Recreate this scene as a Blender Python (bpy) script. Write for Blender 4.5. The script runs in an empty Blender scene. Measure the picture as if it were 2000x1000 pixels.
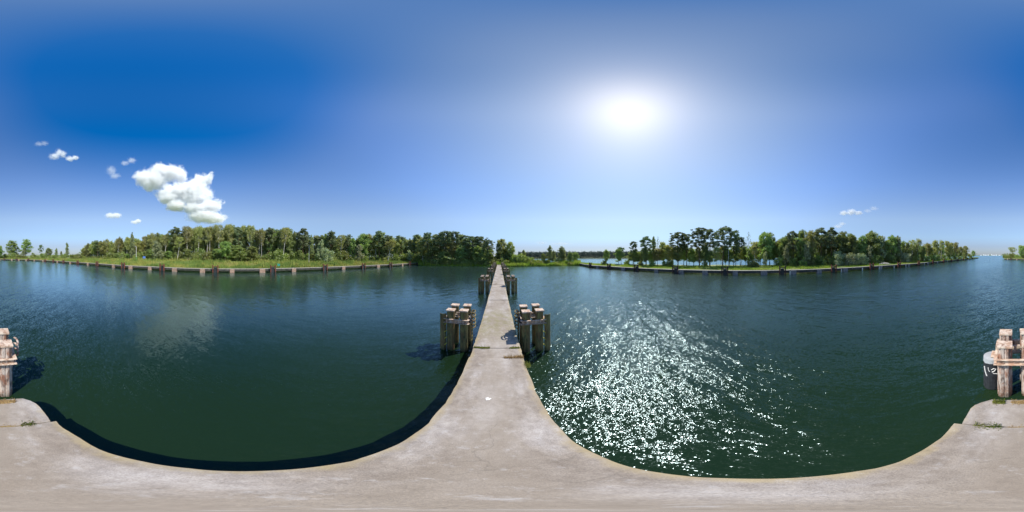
import bpy, bmesh, math, random
from mathutils import Vector, Matrix, noise as mnoise
R = math.radians
sc = bpy.context.scene
COL = sc.collection

# ------------------------------------------------------------------ camera
CAM_Z = 6.3                      # above the water (z = 0); the deck top is at 1.3
DECK = 1.3
cam = bpy.data.cameras.new("camera")
cam.type = 'PANO'
try: cam.cycles.panorama_type = 'EQUIRECTANGULAR'
except Exception: pass
try: cam.panorama_type = 'EQUIRECTANGULAR'
except Exception: pass
cam.clip_start = 0.05
cam.clip_end = 60000
co = bpy.data.objects.new("camera", cam)
COL.objects.link(co)
TILT_AZ, TILT = R(165.6), R(0.25)
ax = Vector((math.cos(TILT_AZ), -math.sin(TILT_AZ), 0))      # horizontal axis to the right of that azimuth
TM = Matrix.Rotation(-TILT, 3, ax)
co.matrix_world = Matrix.Translation((0, 0, CAM_Z)) @ (TM @ Matrix.Rotation(R(90), 3, 'X')).to_4x4()
sc.camera = co

# ------------------------------------------------------------------ light
SUN_AZ, SUN_EL = R(41.4), R(51.7)
SDIR = Vector((math.sin(SUN_AZ)*math.cos(SUN_EL), math.cos(SUN_AZ)*math.cos(SUN_EL), math.sin(SUN_EL)))
w = bpy.data.worlds.new("World"); sc.world = w; w.use_nodes = True
wn = w.node_tree; wn.nodes.clear()
def N(t, typ, **kw):
    n = t.nodes.new(typ)
    for k, v in kw.items():
        setattr(n, k, v)
    return n
def lnk(t, a, b): t.links.new(a, b)
sky = N(wn, 'ShaderNodeTexSky', sky_type='NISHITA', sun_disc=False, sun_elevation=SUN_EL, sun_rotation=SUN_AZ,
        altitude=0.0, air_density=1.0, dust_density=0.25, ozone_density=3.0)
bg = N(wn, 'ShaderNodeBackground'); bg.inputs[1].default_value = 0.122
wo = N(wn, 'ShaderNodeOutputWorld')
# colour of the air: deeper blue high up and away from the sun, milky round the sun and at the horizon
gen = N(wn, 'ShaderNodeTexCoord').outputs['Generated']
sep = N(wn, 'ShaderNodeSeparateXYZ'); lnk(wn, gen, sep.inputs[0])
dt = N(wn, 'ShaderNodeVectorMath', operation='DOT_PRODUCT'); lnk(wn, gen, dt.inputs[0]); dt.inputs[1].default_value = tuple(SDIR)
def wmap(x, a, b, c, d, smooth=True):
    m = N(wn, 'ShaderNodeMapRange', interpolation_type='SMOOTHSTEP' if smooth else 'LINEAR')
    for k, v in zip(('From Min', 'From Max', 'To Min', 'To Max'), (a, b, c, d)): m.inputs[k].default_value = v
    lnk(wn, x, m.inputs['Value']); return m.outputs[0]
def wmath(op, a, b):
    m = N(wn, 'ShaderNodeMath', operation=op)
    for i, x in enumerate((a, b)):
        if hasattr(x, 'is_output'): lnk(wn, x, m.inputs[i])
        else: m.inputs[i].default_value = x
    return m.outputs[0]
Zf = wmap(sep.outputs[2], .2, .8, 0, 1); dd_ = N(wn, 'ShaderNodeVectorMath', operation='DOT_PRODUCT'); lnk(wn, gen, dd_.inputs[0])
dd_.inputs[1].default_value = (math.sin(R(-120))*math.cos(R(52)), math.cos(R(-120))*math.cos(R(52)), math.sin(R(52)))   # the deepest, most polarised blue
Df = wmap(dd_.outputs['Value'], .68, 1.0, 0, .24)
satv = wmath('ADD', wmath('MULTIPLY', Zf, wmath('ADD', Df, .22)), 1.02)
hs = N(wn, 'ShaderNodeHueSaturation'); lnk(wn, sky.outputs[0], hs.inputs['Color']); lnk(wn, satv, hs.inputs['Saturation'])
tint = N(wn, 'ShaderNodeMix', data_type='RGBA', blend_type='MULTIPLY'); tint.inputs[0].default_value = 1.0
tr_ = N(wn, 'ShaderNodeValToRGB'); cr_ = tr_.color_ramp
cr_.elements[0].position = 0.0; cr_.elements[0].color = (.33, .40, .60, 1)
cr_.elements[1].position = 0.42; cr_.elements[1].color = (.98, .99, 1.10, 1)
e_ = cr_.elements.new(.055); e_.color = (.44, .465, .635, 1)
e_ = cr_.elements.new(.11); e_.color = (.66, .68, .78, 1)
e_ = cr_.elements.new(.22); e_.color = (.98, .90, .89, 1)
lnk(wn, sep.outputs[2], tr_.inputs[0])
lnk(wn, hs.outputs[0], tint.inputs[6]); lnk(wn, tr_.outputs[0], tint.inputs[7])
g1 = wmath('MULTIPLY', wmath('POWER', wmath('MAXIMUM', dt.outputs['Value'], 0.0), 5.0), 1.0)
g3 = wmath('MULTIPLY', wmath('MULTIPLY', wmath('POWER', wmath('MAXIMUM', dt.outputs['Value'], 0.0), 2.0), .95), wmath('MULTIPLY', wmap(sep.outputs[2], .2, .6, 0, 1), wmap(sep.outputs[2], .74, .93, 1, 0)))
g2 = wmath('MULTIPLY', wmath('POWER', wmath('MAXIMUM', dt.outputs['Value'], 0.0), 75.0), 1.1)
glow = N(wn, 'ShaderNodeMix', data_type='RGBA', blend_type='ADD'); glow.inputs[0].default_value = 1.0
gc = N(wn, 'ShaderNodeVectorMath', operation='SCALE'); gc.inputs[0].default_value = (1.0, .86, .50); lnk(wn, wmath('ADD', g1, g2), gc.inputs['Scale'])
lnk(wn, tint.outputs[2], glow.inputs[6]); lnk(wn, gc.outputs[0], glow.inputs[7])
ns = N(wn, 'ShaderNodeMix', data_type='RGBA', blend_type='MULTIPLY'); lnk(wn, wmap(dt.outputs['Value'], .45, .98, 0, 1), ns.inputs[0])
gl3 = N(wn, 'ShaderNodeMix', data_type='RGBA', blend_type='ADD'); gl3.inputs[0].default_value = 1.0
gc3 = N(wn, 'ShaderNodeVectorMath', operation='SCALE'); gc3.inputs[0].default_value = (1.0, .95, .95); lnk(wn, g3, gc3.inputs['Scale'])
lnk(wn, glow.outputs[2], gl3.inputs[6]); lnk(wn, gc3.outputs[0], gl3.inputs[7])
lnk(wn, gl3.outputs[2], ns.inputs[6]); ns.inputs[7].default_value = (.89, .87, .74, 1)
lnk(wn, ns.outputs[2], bg.inputs[0]); lnk(wn, bg.outputs[0], wo.inputs[0])
sun = bpy.data.lights.new("sun", 'SUN'); sun.energy = 4.2; sun.angle = R(0.53); sun.color = (1.0, .955, .88)
so = bpy.data.objects.new("sun", sun); COL.objects.link(so)
so.rotation_euler = SDIR.to_track_quat('Z', 'Y').to_euler()
sc.view_settings.view_transform = 'Standard'; sc.view_settings.look = 'None'
sc.view_settings.gamma = 1; sc.view_settings.exposure = 0.55
sc.view_settings.use_curve_mapping = False
cy = sc.cycles
cy.max_bounces = 12
cy.transmission_bounces = 8; cy.diffuse_bounces = 6; cy.glossy_bounces = 3; cy.transparent_max_bounces = 8
cy.volume_bounces = 12
cy.sample_clamp_indirect = 4.0
cy.use_denoising = True

# ------------------------------------------------------------------ helpers
rnd = random.Random(7)
def ray(u, v):
    a, e = R((u-1000)*.18), R((500-v)*.18)
    d = Vector((math.sin(a)*math.cos(e), math.cos(a)*math.cos(e), math.sin(e)))
    return TM @ d
def G(u, v, z=0.0):                         # where the line of sight meets height z
    d = ray(u, v)
    k = (z-CAM_Z)/d.z
    return Vector((d.x*k, d.y*k, z))
def AT(u, dist, z=0.0):
    a = R((u-1000)*.18)
    return Vector((math.sin(a)*dist, math.cos(a)*dist, z))
def TOPZ(u, v, dist):                       # height seen at row v at that distance
    d = ray(u, v); return CAM_Z + dist*d.z/math.hypot(d.x, d.y)
def lerp(pts, x):
    if x <= pts[0][0]: return pts[0][1]
    for (a, b), (c, d) in zip(pts, pts[1:]):
        if x <= c: return b + (d-b)*(x-a)/(c-a)
    return pts[-1][1]
def sm(a, b, x):
    t = max(0, min(1, (x-a)/(b-a))); return t*t*(3-2*t)

class MB:
    def __init__(s): s.v = []; s.f = []
    def vert(s, p): s.v.append(tuple(p)); return len(s.v)-1
    def face(s, *i): s.f.append(tuple(i))
    def box(s, c, d, rz=0, M=None, taper=1.0):
        cx, cy_, cz = c; hx, hy, hz = d[0]/2, d[1]/2, d[2]/2
        b = len(s.v)
        for z, t in ((-hz, 1.0), (hz, taper)):
            for x, y in ((-hx, -hy), (hx, -hy), (hx, hy), (-hx, hy)):
                p = Vector((x*t, y*t, z))
                if rz: p.rotate(Matrix.Rotation(rz, 3, 'Z'))
                if M: p = M @ p
                s.v.append((p.x+cx, p.y+cy_, p.z+cz))
        for q in ((0,3,2,1),(4,5,6,7),(0,1,5,4),(1,2,6,5),(2,3,7,6),(3,0,4,7)):
            s.f.append(tuple(b+i for i in q))
    def tube(s, pts, rad, n=6, cap=True):
        rings = []
        m = len(pts)
        for i, p in enumerate(pts):
            p = Vector(p)
            a = Vector(pts[max(0, i-1)]); b = Vector(pts[min(m-1, i+1)])
            d = (b-a)
            if d.length < 1e-6: d = Vector((0, 0, 1))
            d.normalize()
            q = Vector((1, 0, 0)) if abs(d.x) < .8 else Vector((0, 1, 0))
            e1 = d.cross(q).normalized(); e2 = d.cross(e1)
            r = rad[i] if isinstance(rad, (list, tuple)) else rad
            rings.append([s.vert(p + e1*math.cos(2*math.pi*k/n)*r + e2*math.sin(2*math.pi*k/n)*r) for k in range(n)])
        # keep rings aligned
        for A, B in zip(rings, rings[1:]):
            best = min(range(n), key=lambda o: sum((Vector(s.v[A[k]])-Vector(s.v[B[(k+o) % n]])).length for k in range(0, n, 2)))
            for k in range(n):
                s.face(A[k], A[(k+1) % n], B[(k+1+best) % n], B[(k+best) % n])
            rot = B[best:]+B[:best]; B[:] = rot
        if cap:
            s.face(*rings[0][::-1]); s.face(*rings[-1])
    def build(s, name, mat, parent=None, smooth=False, bevel=0):
        me = bpy.data.meshes.new(name); me.from_pydata(s.v, [], s.f); me.update()
        o = bpy.data.objects.new(name, me)
        if mat: me.materials.append(mat)
        COL.objects.link(o)
        if parent: o.parent = parent
        if smooth: me.polygons.foreach_set('use_smooth', [True]*len(me.polygons))
        if bevel:
            bm = bmesh.new(); bm.from_mesh(me)
            bmesh.ops.bevel(bm, geom=bm.edges[:], offset=bevel, segments=2, profile=.6, affect='EDGES', clamp_overlap=True)
            bm.to_mesh(me); bm.free()
        return o
def tag(o, label=None, cat=None, group=None, kind=None):
    if label: o['label'] = label
    if cat: o['category'] = cat
    if group: o['group'] = group
    if kind: o['kind'] = kind
    return o
def empty(name, loc=(0, 0, 0), rz=0.0):
    o = bpy.data.objects.new(name, None); o.empty_display_size = .3
    COL.objects.link(o); o.location = loc; o.rotation_euler = (0, 0, rz); return o
def copy_tree(o, parent=None):
    c = o.copy(); COL.objects.link(c); c.parent = parent
    for ch in list(o.children): copy_tree(ch, c)
    return c

# ------------------------------------------------------------------ materials
def mat(name):
    m = bpy.data.materials.new(name); m.use_nodes = True
    t = m.node_tree; t.nodes.clear()
    out = N(t, 'ShaderNodeOutputMaterial'); return m, t, out
def noise_n(t, vec, scale, detail=4, rough=.55, dist=0.0):
    n = N(t, 'ShaderNodeTexNoise'); n.inputs['Scale'].default_value = scale; n.inputs['Detail'].default_value = detail
    n.inputs['Roughness'].default_value = rough; n.inputs['Distortion'].default_value = dist
    lnk(t, vec, n.inputs['Vector']); return n.outputs['Fac']
def ramp(t, fac, stops):
    r = N(t, 'ShaderNodeValToRGB'); cr = r.color_ramp
    while len(cr.elements) < len(stops): cr.elements.new(0.5)
    for e, (p, c) in zip(cr.elements, stops):
        e.position = p; e.color = (*c, 1) if len(c) == 3 else c
    lnk(t, fac, r.inputs[0]); return r.outputs[0]
def mixc(t, fac, a, b, mode='MIX'):
    m = N(t, 'ShaderNodeMix', data_type='RGBA', blend_type=mode)
    for s_, x in ((m.inputs[0], fac), (m.inputs[6], a), (m.inputs[7], b)):
        if hasattr(x, 'is_output'): lnk(t, x, s_)
        elif isinstance(x, (int, float)): s_.default_value = x
        else: s_.default_value = (*x, 1)
    return m.outputs[2]
def math_n(t, op, a, b=None, c=None, clamp=False):
    m = N(t, 'ShaderNodeMath', operation=op, use_clamp=clamp)
    for i, x in enumerate((a, b, c)):
        if x is None: continue
        if hasattr(x, 'is_output'): lnk(t, x, m.inputs[i])
        else: m.inputs[i].default_value = x
    return m.outputs[0]
def coords(t, kind='Object'):
    return N(t, 'ShaderNodeTexCoord').outputs[kind]
def worldpos(t): return N(t, 'ShaderNodeNewGeometry').outputs['Position']
def mapping(t, vec, scale=(1, 1, 1), rot=(0, 0, 0), loc=(0, 0, 0)):
    m = N(t, 'ShaderNodeMapping'); m.inputs['Scale'].default_value = scale
    m.inputs['Rotation'].default_value = rot; m.inputs['Location'].default_value = loc
    lnk(t, vec, m.inputs['Vector']); return m.outputs[0]
def bsdf(t, out, col, rough=.8, bump=None, bdist=.01, bstr=1.0, **kw):
    b = N(t, 'ShaderNodeBsdfPrincipled')
    if hasattr(col, 'is_output'): lnk(t, col, b.inputs['Base Color'])
    else: b.inputs['Base Color'].default_value = (*col, 1)
    if hasattr(rough, 'is_output'): lnk(t, rough, b.inputs['Roughness'])
    else: b.inputs['Roughness'].default_value = rough
    for k, v in kw.items(): b.inputs[k.replace('_', ' ')].default_value = v
    if bump is not None:
        bn = N(t, 'ShaderNodeBump'); bn.inputs['Distance'].default_value = bdist; bn.inputs['Strength'].default_value = bstr
        lnk(t, bump, bn.inputs['Height']); lnk(t, bn.outputs[0], b.inputs['Normal'])
    lnk(t, b.outputs[0], out.inputs[0]); return b

S0, S1, S2, S3 = .45, .65, 1.35, 1.7
def m_water():
    m, t, out = mat('water')
    p = worldpos(t)
    crest = R(-130+90)                       # crests lie along azimuth 130
    def layer(scale, stretch, ang, detail, amp, dist=0.0):
        v = mapping(t, p, (scale, scale*stretch, scale), (0, 0, 0))
        r = N(t, 'ShaderNodeMapping'); r.inputs['Rotation'].default_value = (0, 0, ang); lnk(t, p, r.inputs['Vector'])
        v = mapping(t, r.outputs[0], (scale, scale*stretch, scale))
        n = noise_n(t, v, 1.0, detail, .5, dist)
        return math_n(t, 'MULTIPLY', n, amp)
    # rotate so that local y runs along the crests (low frequency there)
    h1 = layer(0.9, .35, R(40), 2, .17, .3)
    h2 = layer(2.2, .45, R(28), 2, .05, .3)
    h = math_n(t, 'ADD', h1, h2)
    # ripples too fine for a pixel far out: their slopes, straight from noise, along and across the wind
    def slopes(scale, stretch, ang, amp):
        r = N(t, 'ShaderNodeMapping'); r.inputs['Rotation'].default_value = (0, 0, ang); lnk(t, p, r.inputs['Vector'])
        v = mapping(t, r.outputs[0], (scale, scale*stretch, scale))
        n = N(t, 'ShaderNodeTexNoise'); n.inputs['Scale'].default_value = 1.0; n.inputs['Detail'].default_value = 1.5
        lnk(t, v, n.inputs['Vector'])
        c = N(t, 'ShaderNodeVectorMath', operation='SUBTRACT'); lnk(t, n.outputs['Color'], c.inputs[0]); c.inputs[1].default_value = (.5, .5, .5)
        m_ = N(t, 'ShaderNodeVectorMath', operation='MULTIPLY'); lnk(t, c.outputs[0], m_.inputs[0]); m_.inputs[1].default_value = (amp, amp*.8, 0)
        return m_.outputs[0]
    def vadd(a, b):
        q = N(t, 'ShaderNodeVectorMath', operation='ADD'); lnk(t, a, q.inputs[0]); lnk(t, b, q.inputs[1]); return q.outputs[0]
    sl = vadd(vadd(slopes(3.0, .35, R(40), S1), slopes(9.0, .5, R(25), S2)), vadd(slopes(26.0, .7, R(55), S3), slopes(1.1, .3, R(34), S0)))
    calm = noise_n(t, mapping(t, p, (.03, .012, .03), (0, 0, R(20))), 1.0, 3, .5, .6)
    # the bay on the sun's side of the walkway is open to the breeze, the other side lies calmer
    calm = math_n(t, 'MULTIPLY_ADD', calm, 1.3, -.05, clamp=True)
    sx = N(t, 'ShaderNodeSeparateXYZ'); lnk(t, p, sx.inputs[0])
    side = N(t, 'ShaderNodeMapRange'); side.inputs['From Min'].default_value = -8; side.inputs['From Max'].default_value = 6
    side.inputs['To Min'].default_value = .17; side.inputs['To Max'].default_value = 1.0
    lnk(t, sx.outputs[0], side.inputs[0])
    amp = math_n(t, 'MULTIPLY', math_n(t, 'MULTIPLY_ADD', calm, .8, .35), side.outputs[0])
    far = N(t, 'ShaderNodeMapRange'); far.inputs['From Min'].default_value = 9; far.inputs['From Max'].default_value = 26
    far.inputs['To Min'].default_value = 1.0; far.inputs['To Max'].default_value = .6; lnk(t, sx.outputs[0], far.inputs[0])
    amp = math_n(t, 'MULTIPLY', amp, far.outputs[0])
    h = math_n(t, 'MULTIPLY', h, amp)
    sc_ = N(t, 'ShaderNodeVectorMath', operation='SCALE'); lnk(t, sl, sc_.inputs[0]); lnk(t, amp, sc_.inputs['Scale'])
    up_ = N(t, 'ShaderNodeCombineXYZ'); up_.inputs[2].default_value = 1.0
    nn = N(t, 'ShaderNodeVectorMath', operation='NORMALIZE'); lnk(t, vadd(sc_.outputs[0], up_.outputs[0]), nn.inputs[0])
    c1 = noise_n(t, mapping(t, p, (.05, .05, .05)), 1.0, 2)
    col = ramp(t, c1, [(.3, (.0062, .0168, .0062)), (.7, (.0096, .0235, .0082))])
    bn = N(t, 'ShaderNodeBump'); bn.inputs['Distance'].default_value = 1.0; bn.inputs['Strength'].default_value = 1.0
    lnk(t, h, bn.inputs['Height']); lnk(t, nn.outputs[0], bn.inputs['Normal'])
    df = N(t, 'ShaderNodeBsdfDiffuse'); lnk(t, col, df.inputs['Color'])
    gl = N(t, 'ShaderNodeBsdfGlossy'); gl.inputs['Color'].default_value = (.72, .93, 1.0, 1); gl.inputs['Roughness'].default_value = .15
    lnk(t, bn.outputs[0], gl.inputs['Normal'])
    fr = N(t, 'ShaderNodeFresnel'); fr.inputs['IOR'].default_value = 1.34; lnk(t, bn.outputs[0], fr.inputs['Normal'])
    fac = ramp(t, fr.outputs[0], [(0, (0, 0, 0)), (.022, (.022, .022, .022)), (.06, (.095, .095, .095)), (.30, (.54, .54, .54)), (1, (1, 1, 1))])
    mx = N(t, 'ShaderNodeMixShader'); lnk(t, fac, mx.inputs[0]); lnk(t, df.outputs[0], mx.inputs[1]); lnk(t, gl.outputs[0], mx.inputs[2])
    lnk(t, mx.outputs[0], out.inputs[0])
    return m
def m_concrete():
    m, t, out = mat('walkway_concrete')
    p = coords(t)
    big = noise_n(t, mapping(t, p, (1.1, .45, 1)), 1.0, 5, .6)
    col = ramp(t, big, [(.30, (.215, .180, .145)), (.46, (.27, .236, .20)), (.56, (.33, .300, .272)), (.72, (.42, .395, .375))])
    mid = noise_n(t, p, 5.0, 6, .7)
    col = mixc(t, .55, col, ramp(t, mid, [(.3, (.30, .27, .25)), (.7, (.68, .66, .64))]), 'OVERLAY')
    fine = noise_n(t, p, 60.0, 3, .6)
    col = mixc(t, .45, col, ramp(t, fine, [(.35, (.28, .27, .26)), (.6, (.58, .57, .56))]), 'OVERLAY')
    sx = N(t, 'ShaderNodeSeparateXYZ'); lnk(t, p, sx.inputs[0])
    a = math_n(t, 'ABSOLUTE', math_n(t, 'ADD', sx.outputs[0], .13))
    edge = math_n(t, 'ADD', a, math_n(t, 'MULTIPLY', noise_n(t, p, 2.2, 6, .75), .62))
    em = ramp(t, edge, [(0, (0, 0, 0)), (1, (1, 1, 1))])
    mr = N(t, 'ShaderNodeMapRange'); mr.inputs['From Min'].default_value = 1.29; mr.inputs['From Max'].default_value = 1.50
    lnk(t, edge, mr.inputs[0])
    trk = N(t, 'ShaderNodeMapRange', interpolation_type='SMOOTHSTEP'); trk.inputs['From Min'].default_value = .75; trk.inputs['From Max'].default_value = .12
    lnk(t, math_n(t, 'ADD', a, math_n(t, 'MULTIPLY_ADD', noise_n(t, mapping(t, p, (1, .5, 1)), 1.5, 4), .7, -.35)), trk.inputs[0])
    col = mixc(t, math_n(t, 'MULTIPLY', trk.outputs[0], .45), col, (.27, .225, .175))
    col = mixc(t, math_n(t, 'MULTIPLY', mr.outputs[0], .7), col, (.36, .28, .14))
    # olive algae film on the stretch past the first joint
    yy = sx.outputs[1]
    band = N(t, 'ShaderNodeMapRange', interpolation_type='SMOOTHSTEP'); band.inputs['From Min'].default_value = 4.2; band.inputs['From Max'].default_value = 1.0
    lnk(t, math_n(t, 'ABSOLUTE', math_n(t, 'ADD', yy, -12.0)), band.inputs[0])
    alg = math_n(t, 'MULTIPLY', band.outputs[0], ramp(t, noise_n(t, p, 1.6, 5, .65), [(.38, (0, 0, 0)), (.62, (1, 1, 1))]))
    col = mixc(t, math_n(t, 'MULTIPLY', alg, .7), col, (.19, .17, .07))
    dark = ramp(t, noise_n(t, mapping(t, p, (1, 1, 1), loc=(9, 3, 0)), 8.0, 4, .7), [(.63, (0, 0, 0)), (.74, (1, 1, 1))])
    col = mixc(t, math_n(t, 'MULTIPLY', dark, .45), col, (.16, .13, .10))
    sp = ramp(t, noise_n(t, mapping(t, p, (1, 1, 1), loc=(2, 8, 0)), 4.0, 6, .75), [(.56, (0, 0, 0)), (.72, (1, 1, 1))])
    col = mixc(t, math_n(t, 'MULTIPLY', sp, .45), col, (.50, .48, .47))
    vo = N(t, 'ShaderNodeTexVoronoi', feature='DISTANCE_TO_EDGE'); vo.inputs['Scale'].default_value = .42
    wob = N(t, 'ShaderNodeTexNoise'); wob.inputs['Scale'].default_value = 1.7; wob.inputs['Detail'].default_value = 6; lnk(t, p, wob.inputs['Vector'])
    wv = N(t, 'ShaderNodeVectorMath', operation='MULTIPLY_ADD'); lnk(t, wob.outputs['Color'], wv.inputs[0]); wv.inputs[1].default_value = (.7, .7, .7); lnk(t, p, wv.inputs[2])
    lnk(t, wv.outputs[0], vo.inputs['Vector'])
    ck = ramp(t, vo.outputs['Distance'], [(.0, (1, 1, 1)), (.006, (0, 0, 0))])
    ck = math_n(t, 'MULTIPLY', ck, ramp(t, noise_n(t, p, .6, 2), [(.48, (0, 0, 0)), (.6, (1, 1, 1))]))
    col = mixc(t, math_n(t, 'MULTIPLY', ck, .32), col, (.08, .07, .055))
    hb = math_n(t, 'ADD', math_n(t, 'MULTIPLY', mid, .6), math_n(t, 'MULTIPLY', fine, .4))
    bsdf(t, out, col, .9, hb, .02, .6)
    return m
def m_simple(name, stops, scale=2.0, rough=.8, detail=5, bdist=.02, bstr=.5, world=False, stretch=(1, 1, 1), **kw):
    m, t, out = mat(name)
    p = worldpos(t) if world else coords(t)
    v = mapping(t, p, stretch)
    f = noise_n(t, v, scale, detail, .62)
    col = ramp(t, f, stops)
    bsdf(t, out, col, rough, f, bdist, bstr, **kw)
    return m
def m_steel(name, paint, rust, dark, lo, hi):
    m, t, out = mat(name)
    p = coords(t)
    v = mapping(t, p, (1, 1, .35))
    a = noise_n(t, v, 3.0, 6, .7)
    b = noise_n(t, mapping(t, p, (1, 1, .2), loc=(5, 2, 1)), 7.0, 5, .7)
    col = mixc(t, ramp(t, a, [(lo, (0, 0, 0)), (hi, (1, 1, 1))]), rust, paint)
    col = mixc(t, ramp(t, b, [(.48, (0, 0, 0)), (.62, (1, 1, 1))]), col, dark)
    # weed and dark slime near the waterline
    sx = N(t, 'ShaderNodeSeparateXYZ'); lnk(t, worldpos(t), sx.inputs[0])
    mr = N(t, 'ShaderNodeMapRange'); mr.inputs['From Min'].default_value = .55; mr.inputs['From Max'].default_value = .1
    lnk(t, math_n(t, 'ADD', sx.outputs[2], math_n(t, 'MULTIPLY', b, .4)), mr.inputs[0])
    col = mixc(t, math_n(t, 'MULTIPLY', mr.outputs[0], .85), col, (.025, .022, .012))
    bsdf(t, out, col, .85, a, .02, .6)
    return m
def m_leaf(name, c1, c2, trans=.35, var=.25):
    m, t, out = mat(name)
    oi = N(t, 'ShaderNodeObjectInfo')
    f = noise_n(t, coords(t), .55, 3, .6)
    col = ramp(t, f, [(.32, c1), (.68, c2)])
    fine = noise_n(t, coords(t), 3.5, 2, .5)
    hs = N(t, 'ShaderNodeHueSaturation')
    lnk(t, col, hs.inputs['Color'])
    lnk(t, math_n(t, 'MULTIPLY_ADD', oi.outputs['Random'], .05, .475), hs.inputs['Hue'])
    lnk(t, math_n(t, 'ADD', math_n(t, 'MULTIPLY_ADD', oi.outputs['Random'], var*2, 1-var), math_n(t, 'MULTIPLY_ADD', fine, 1.2, -.6)), hs.inputs['Value'])
    d = N(t, 'ShaderNodeBsdfDiffuse'); tr = N(t, 'ShaderNodeBsdfTranslucent'); mx = N(t, 'ShaderNodeMixShader')
    lnk(t, hs.outputs[0], d.inputs[0])
    lnk(t, mixc(t, 1.0, hs.outputs[0], (1.3, 1.25, .55), 'MULTIPLY'), tr.inputs[0])
    mx.inputs[0].default_value = trans
    lnk(t, d.outputs[0], mx.inputs[1]); lnk(t, tr.outputs[0], mx.inputs[2])
    gl = N(t, 'ShaderNodeBsdfGlossy'); gl.inputs['Roughness'].default_value = .48; gl.inputs[0].default_value = (1, 1, .95, 1)
    m2 = N(t, 'ShaderNodeMixShader'); m2.inputs[0].default_value = .055
    lnk(t, mx.outputs[0], m2.inputs[1]); lnk(t, gl.outputs[0], m2.inputs[2]); lnk(t, m2.outputs[0], out.inputs[0])
    return m

M = {}
M['water'] = m_water()
M['concrete'] = m_concrete()
M['pierc'] = m_simple('pier_concrete', [(.3, (.13, .12, .10)), (.7, (.28, .26, .22))], 2.5)
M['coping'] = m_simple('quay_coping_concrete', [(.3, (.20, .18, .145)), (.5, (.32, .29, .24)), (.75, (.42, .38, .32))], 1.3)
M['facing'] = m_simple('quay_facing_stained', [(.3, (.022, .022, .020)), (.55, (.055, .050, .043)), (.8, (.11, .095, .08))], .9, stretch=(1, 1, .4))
M['pink'] = m_simple('quay_pier_pinkish', [(.25, (.15, .085, .06)), (.5, (.30, .19, .135)), (.75, (.40, .29, .22))], 2.2)
M['greyp'] = m_simple('quay_pier_grey', [(.3, (.12, .11, .11)), (.7, (.26, .24, .24))], 2.0)
M['palepost'] = m_simple('pale_prop_concrete', [(.3, (.45, .42, .37)), (.7, (.65, .62, .56))], 2.0)
M['rustred'] = m_steel('rust_red_steel', (.21, .060, .035), (.14, .040, .022), (.055, .028, .02), .4, .6)
M['rustshade'] = m_steel('shade_toned_rust_steel', (.10, .045, .035), (.06, .03, .025), (.03, .022, .02), .4, .6)  # darker copy of the rust red, back-lit shade mixed into its colour
M['black'] = m_simple('black_rubber', [(.3, (.010, .011, .014)), (.75, (.035, .036, .042))], 6.0, rough=.6)
M['pileshade'] = m_steel('shade_toned_mossy_steel', (.21, .185, .065), (.17, .10, .04), (.060, .066, .024), .42, .60)  # olive-dark copy of the pale painted steel, shaded side put into the colour
M['pilepale'] = m_steel('flaking_pale_painted_steel', (.50, .42, .36), (.27, .125, .075), (.13, .085, .065), .42, .56)
M['cap'] = m_steel('rust_stained_pale_cap', (.60, .50, .40), (.43, .27, .18), (.25, .15, .10), .38, .56)
M['timber'] = m_simple('weathered_timber', [(.3, (.16, .12, .08)), (.7, (.42, .34, .25))], 3.0, stretch=(1, .2, 1))
M['yellow'] = m_simple('yellow_lichened_steel', [(.3, (.30, .26, .03)), (.7, (.60, .52, .06))], 9.0)
M['white'] = m_simple('white_paint', [(.3, (.62, .60, .57)), (.7, (.78, .76, .73))], 12.0)
M['teal'] = m_simple('turquoise_paint', [(.3, (.02, .26, .20)), (.7, (.04, .36, .28))], 6.0)
M['greenpaint'] = m_simple('green_paint', [(.3, (.015, .17, .07)), (.7, (.03, .25, .11))], 6.0)
M['bluepaint'] = m_simple('blue_paint', [(.3, (.05, .12, .38)), (.7, (.09, .2, .5))], 6.0)
M['greysteel'] = m_simple('grey_galvanised_steel', [(.3, (.30, .31, .32)), (.7, (.45, .46, .46))], 6.0)
M['darksteel'] = m_simple('dark_steel', [(.3, (.03, .035, .04)), (.7, (.07, .075, .08))], 6.0)
M['earth'] = m_simple('bank_soil_and_turf', [(.25, (.09, .11, .032)), (.5, (.14, .18, .045)), (.75, (.26, .25, .09))], .35, world=True, bdist=.1)
M['forestfloor'] = M['earth']
M['roofred'] = m_simple('far_roof', [(.3, (.25, .1, .07)), (.7, (.34, .15, .1))], 1)
M['wallwhite'] = m_simple('far_wall', [(.3, (.7, .7, .69)), (.7, (.8, .8, .8))], 1)
M['boulder'] = m_simple('pale_boulder', [(.3, (.25, .26, .27)), (.7, (.42, .43, .44))], 1.5)
M['hull'] = m_simple('boat_hull_paint', [(.3, (.6, .6, .6)), (.7, (.75, .75, .75))], 1.5)
M['bark'] = m_simple('brown_bark', [(.3, (.045, .035, .027)), (.7, (.13, .10, .08))], 4.0, stretch=(1, 1, .25))
M['pinebark'] = m_simple('reddish_pine_bark', [(.3, (.07, .045, .032)), (.7, (.19, .115, .075))], 4.0, stretch=(1, 1, .3))
M['birchbark'] = m_simple('white_birch_bark', [(.30, (.08, .07, .06)), (.42, (.42, .40, .36)), (.7, (.62, .60, .55))], 3.0, stretch=(1, 1, .8))
M['leaf_birch'] = m_leaf('birch_leaves', (0.253, 0.276, 0.081), (0.402, 0.414, 0.138), trans=.45)
M['leaf_broad'] = m_leaf('broad_leaves', (0.172, 0.241, 0.069), (0.310, 0.391, 0.115), trans=.45)
M['leaf_pine'] = m_leaf('pine_needles', (0.127, 0.184, 0.081), (0.207, 0.270, 0.115), trans=.25)
M['leaf_willow'] = m_leaf('silvery_willow_leaves', (.26, .31, .17), (.40, .44, .28), trans=.4)
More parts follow.
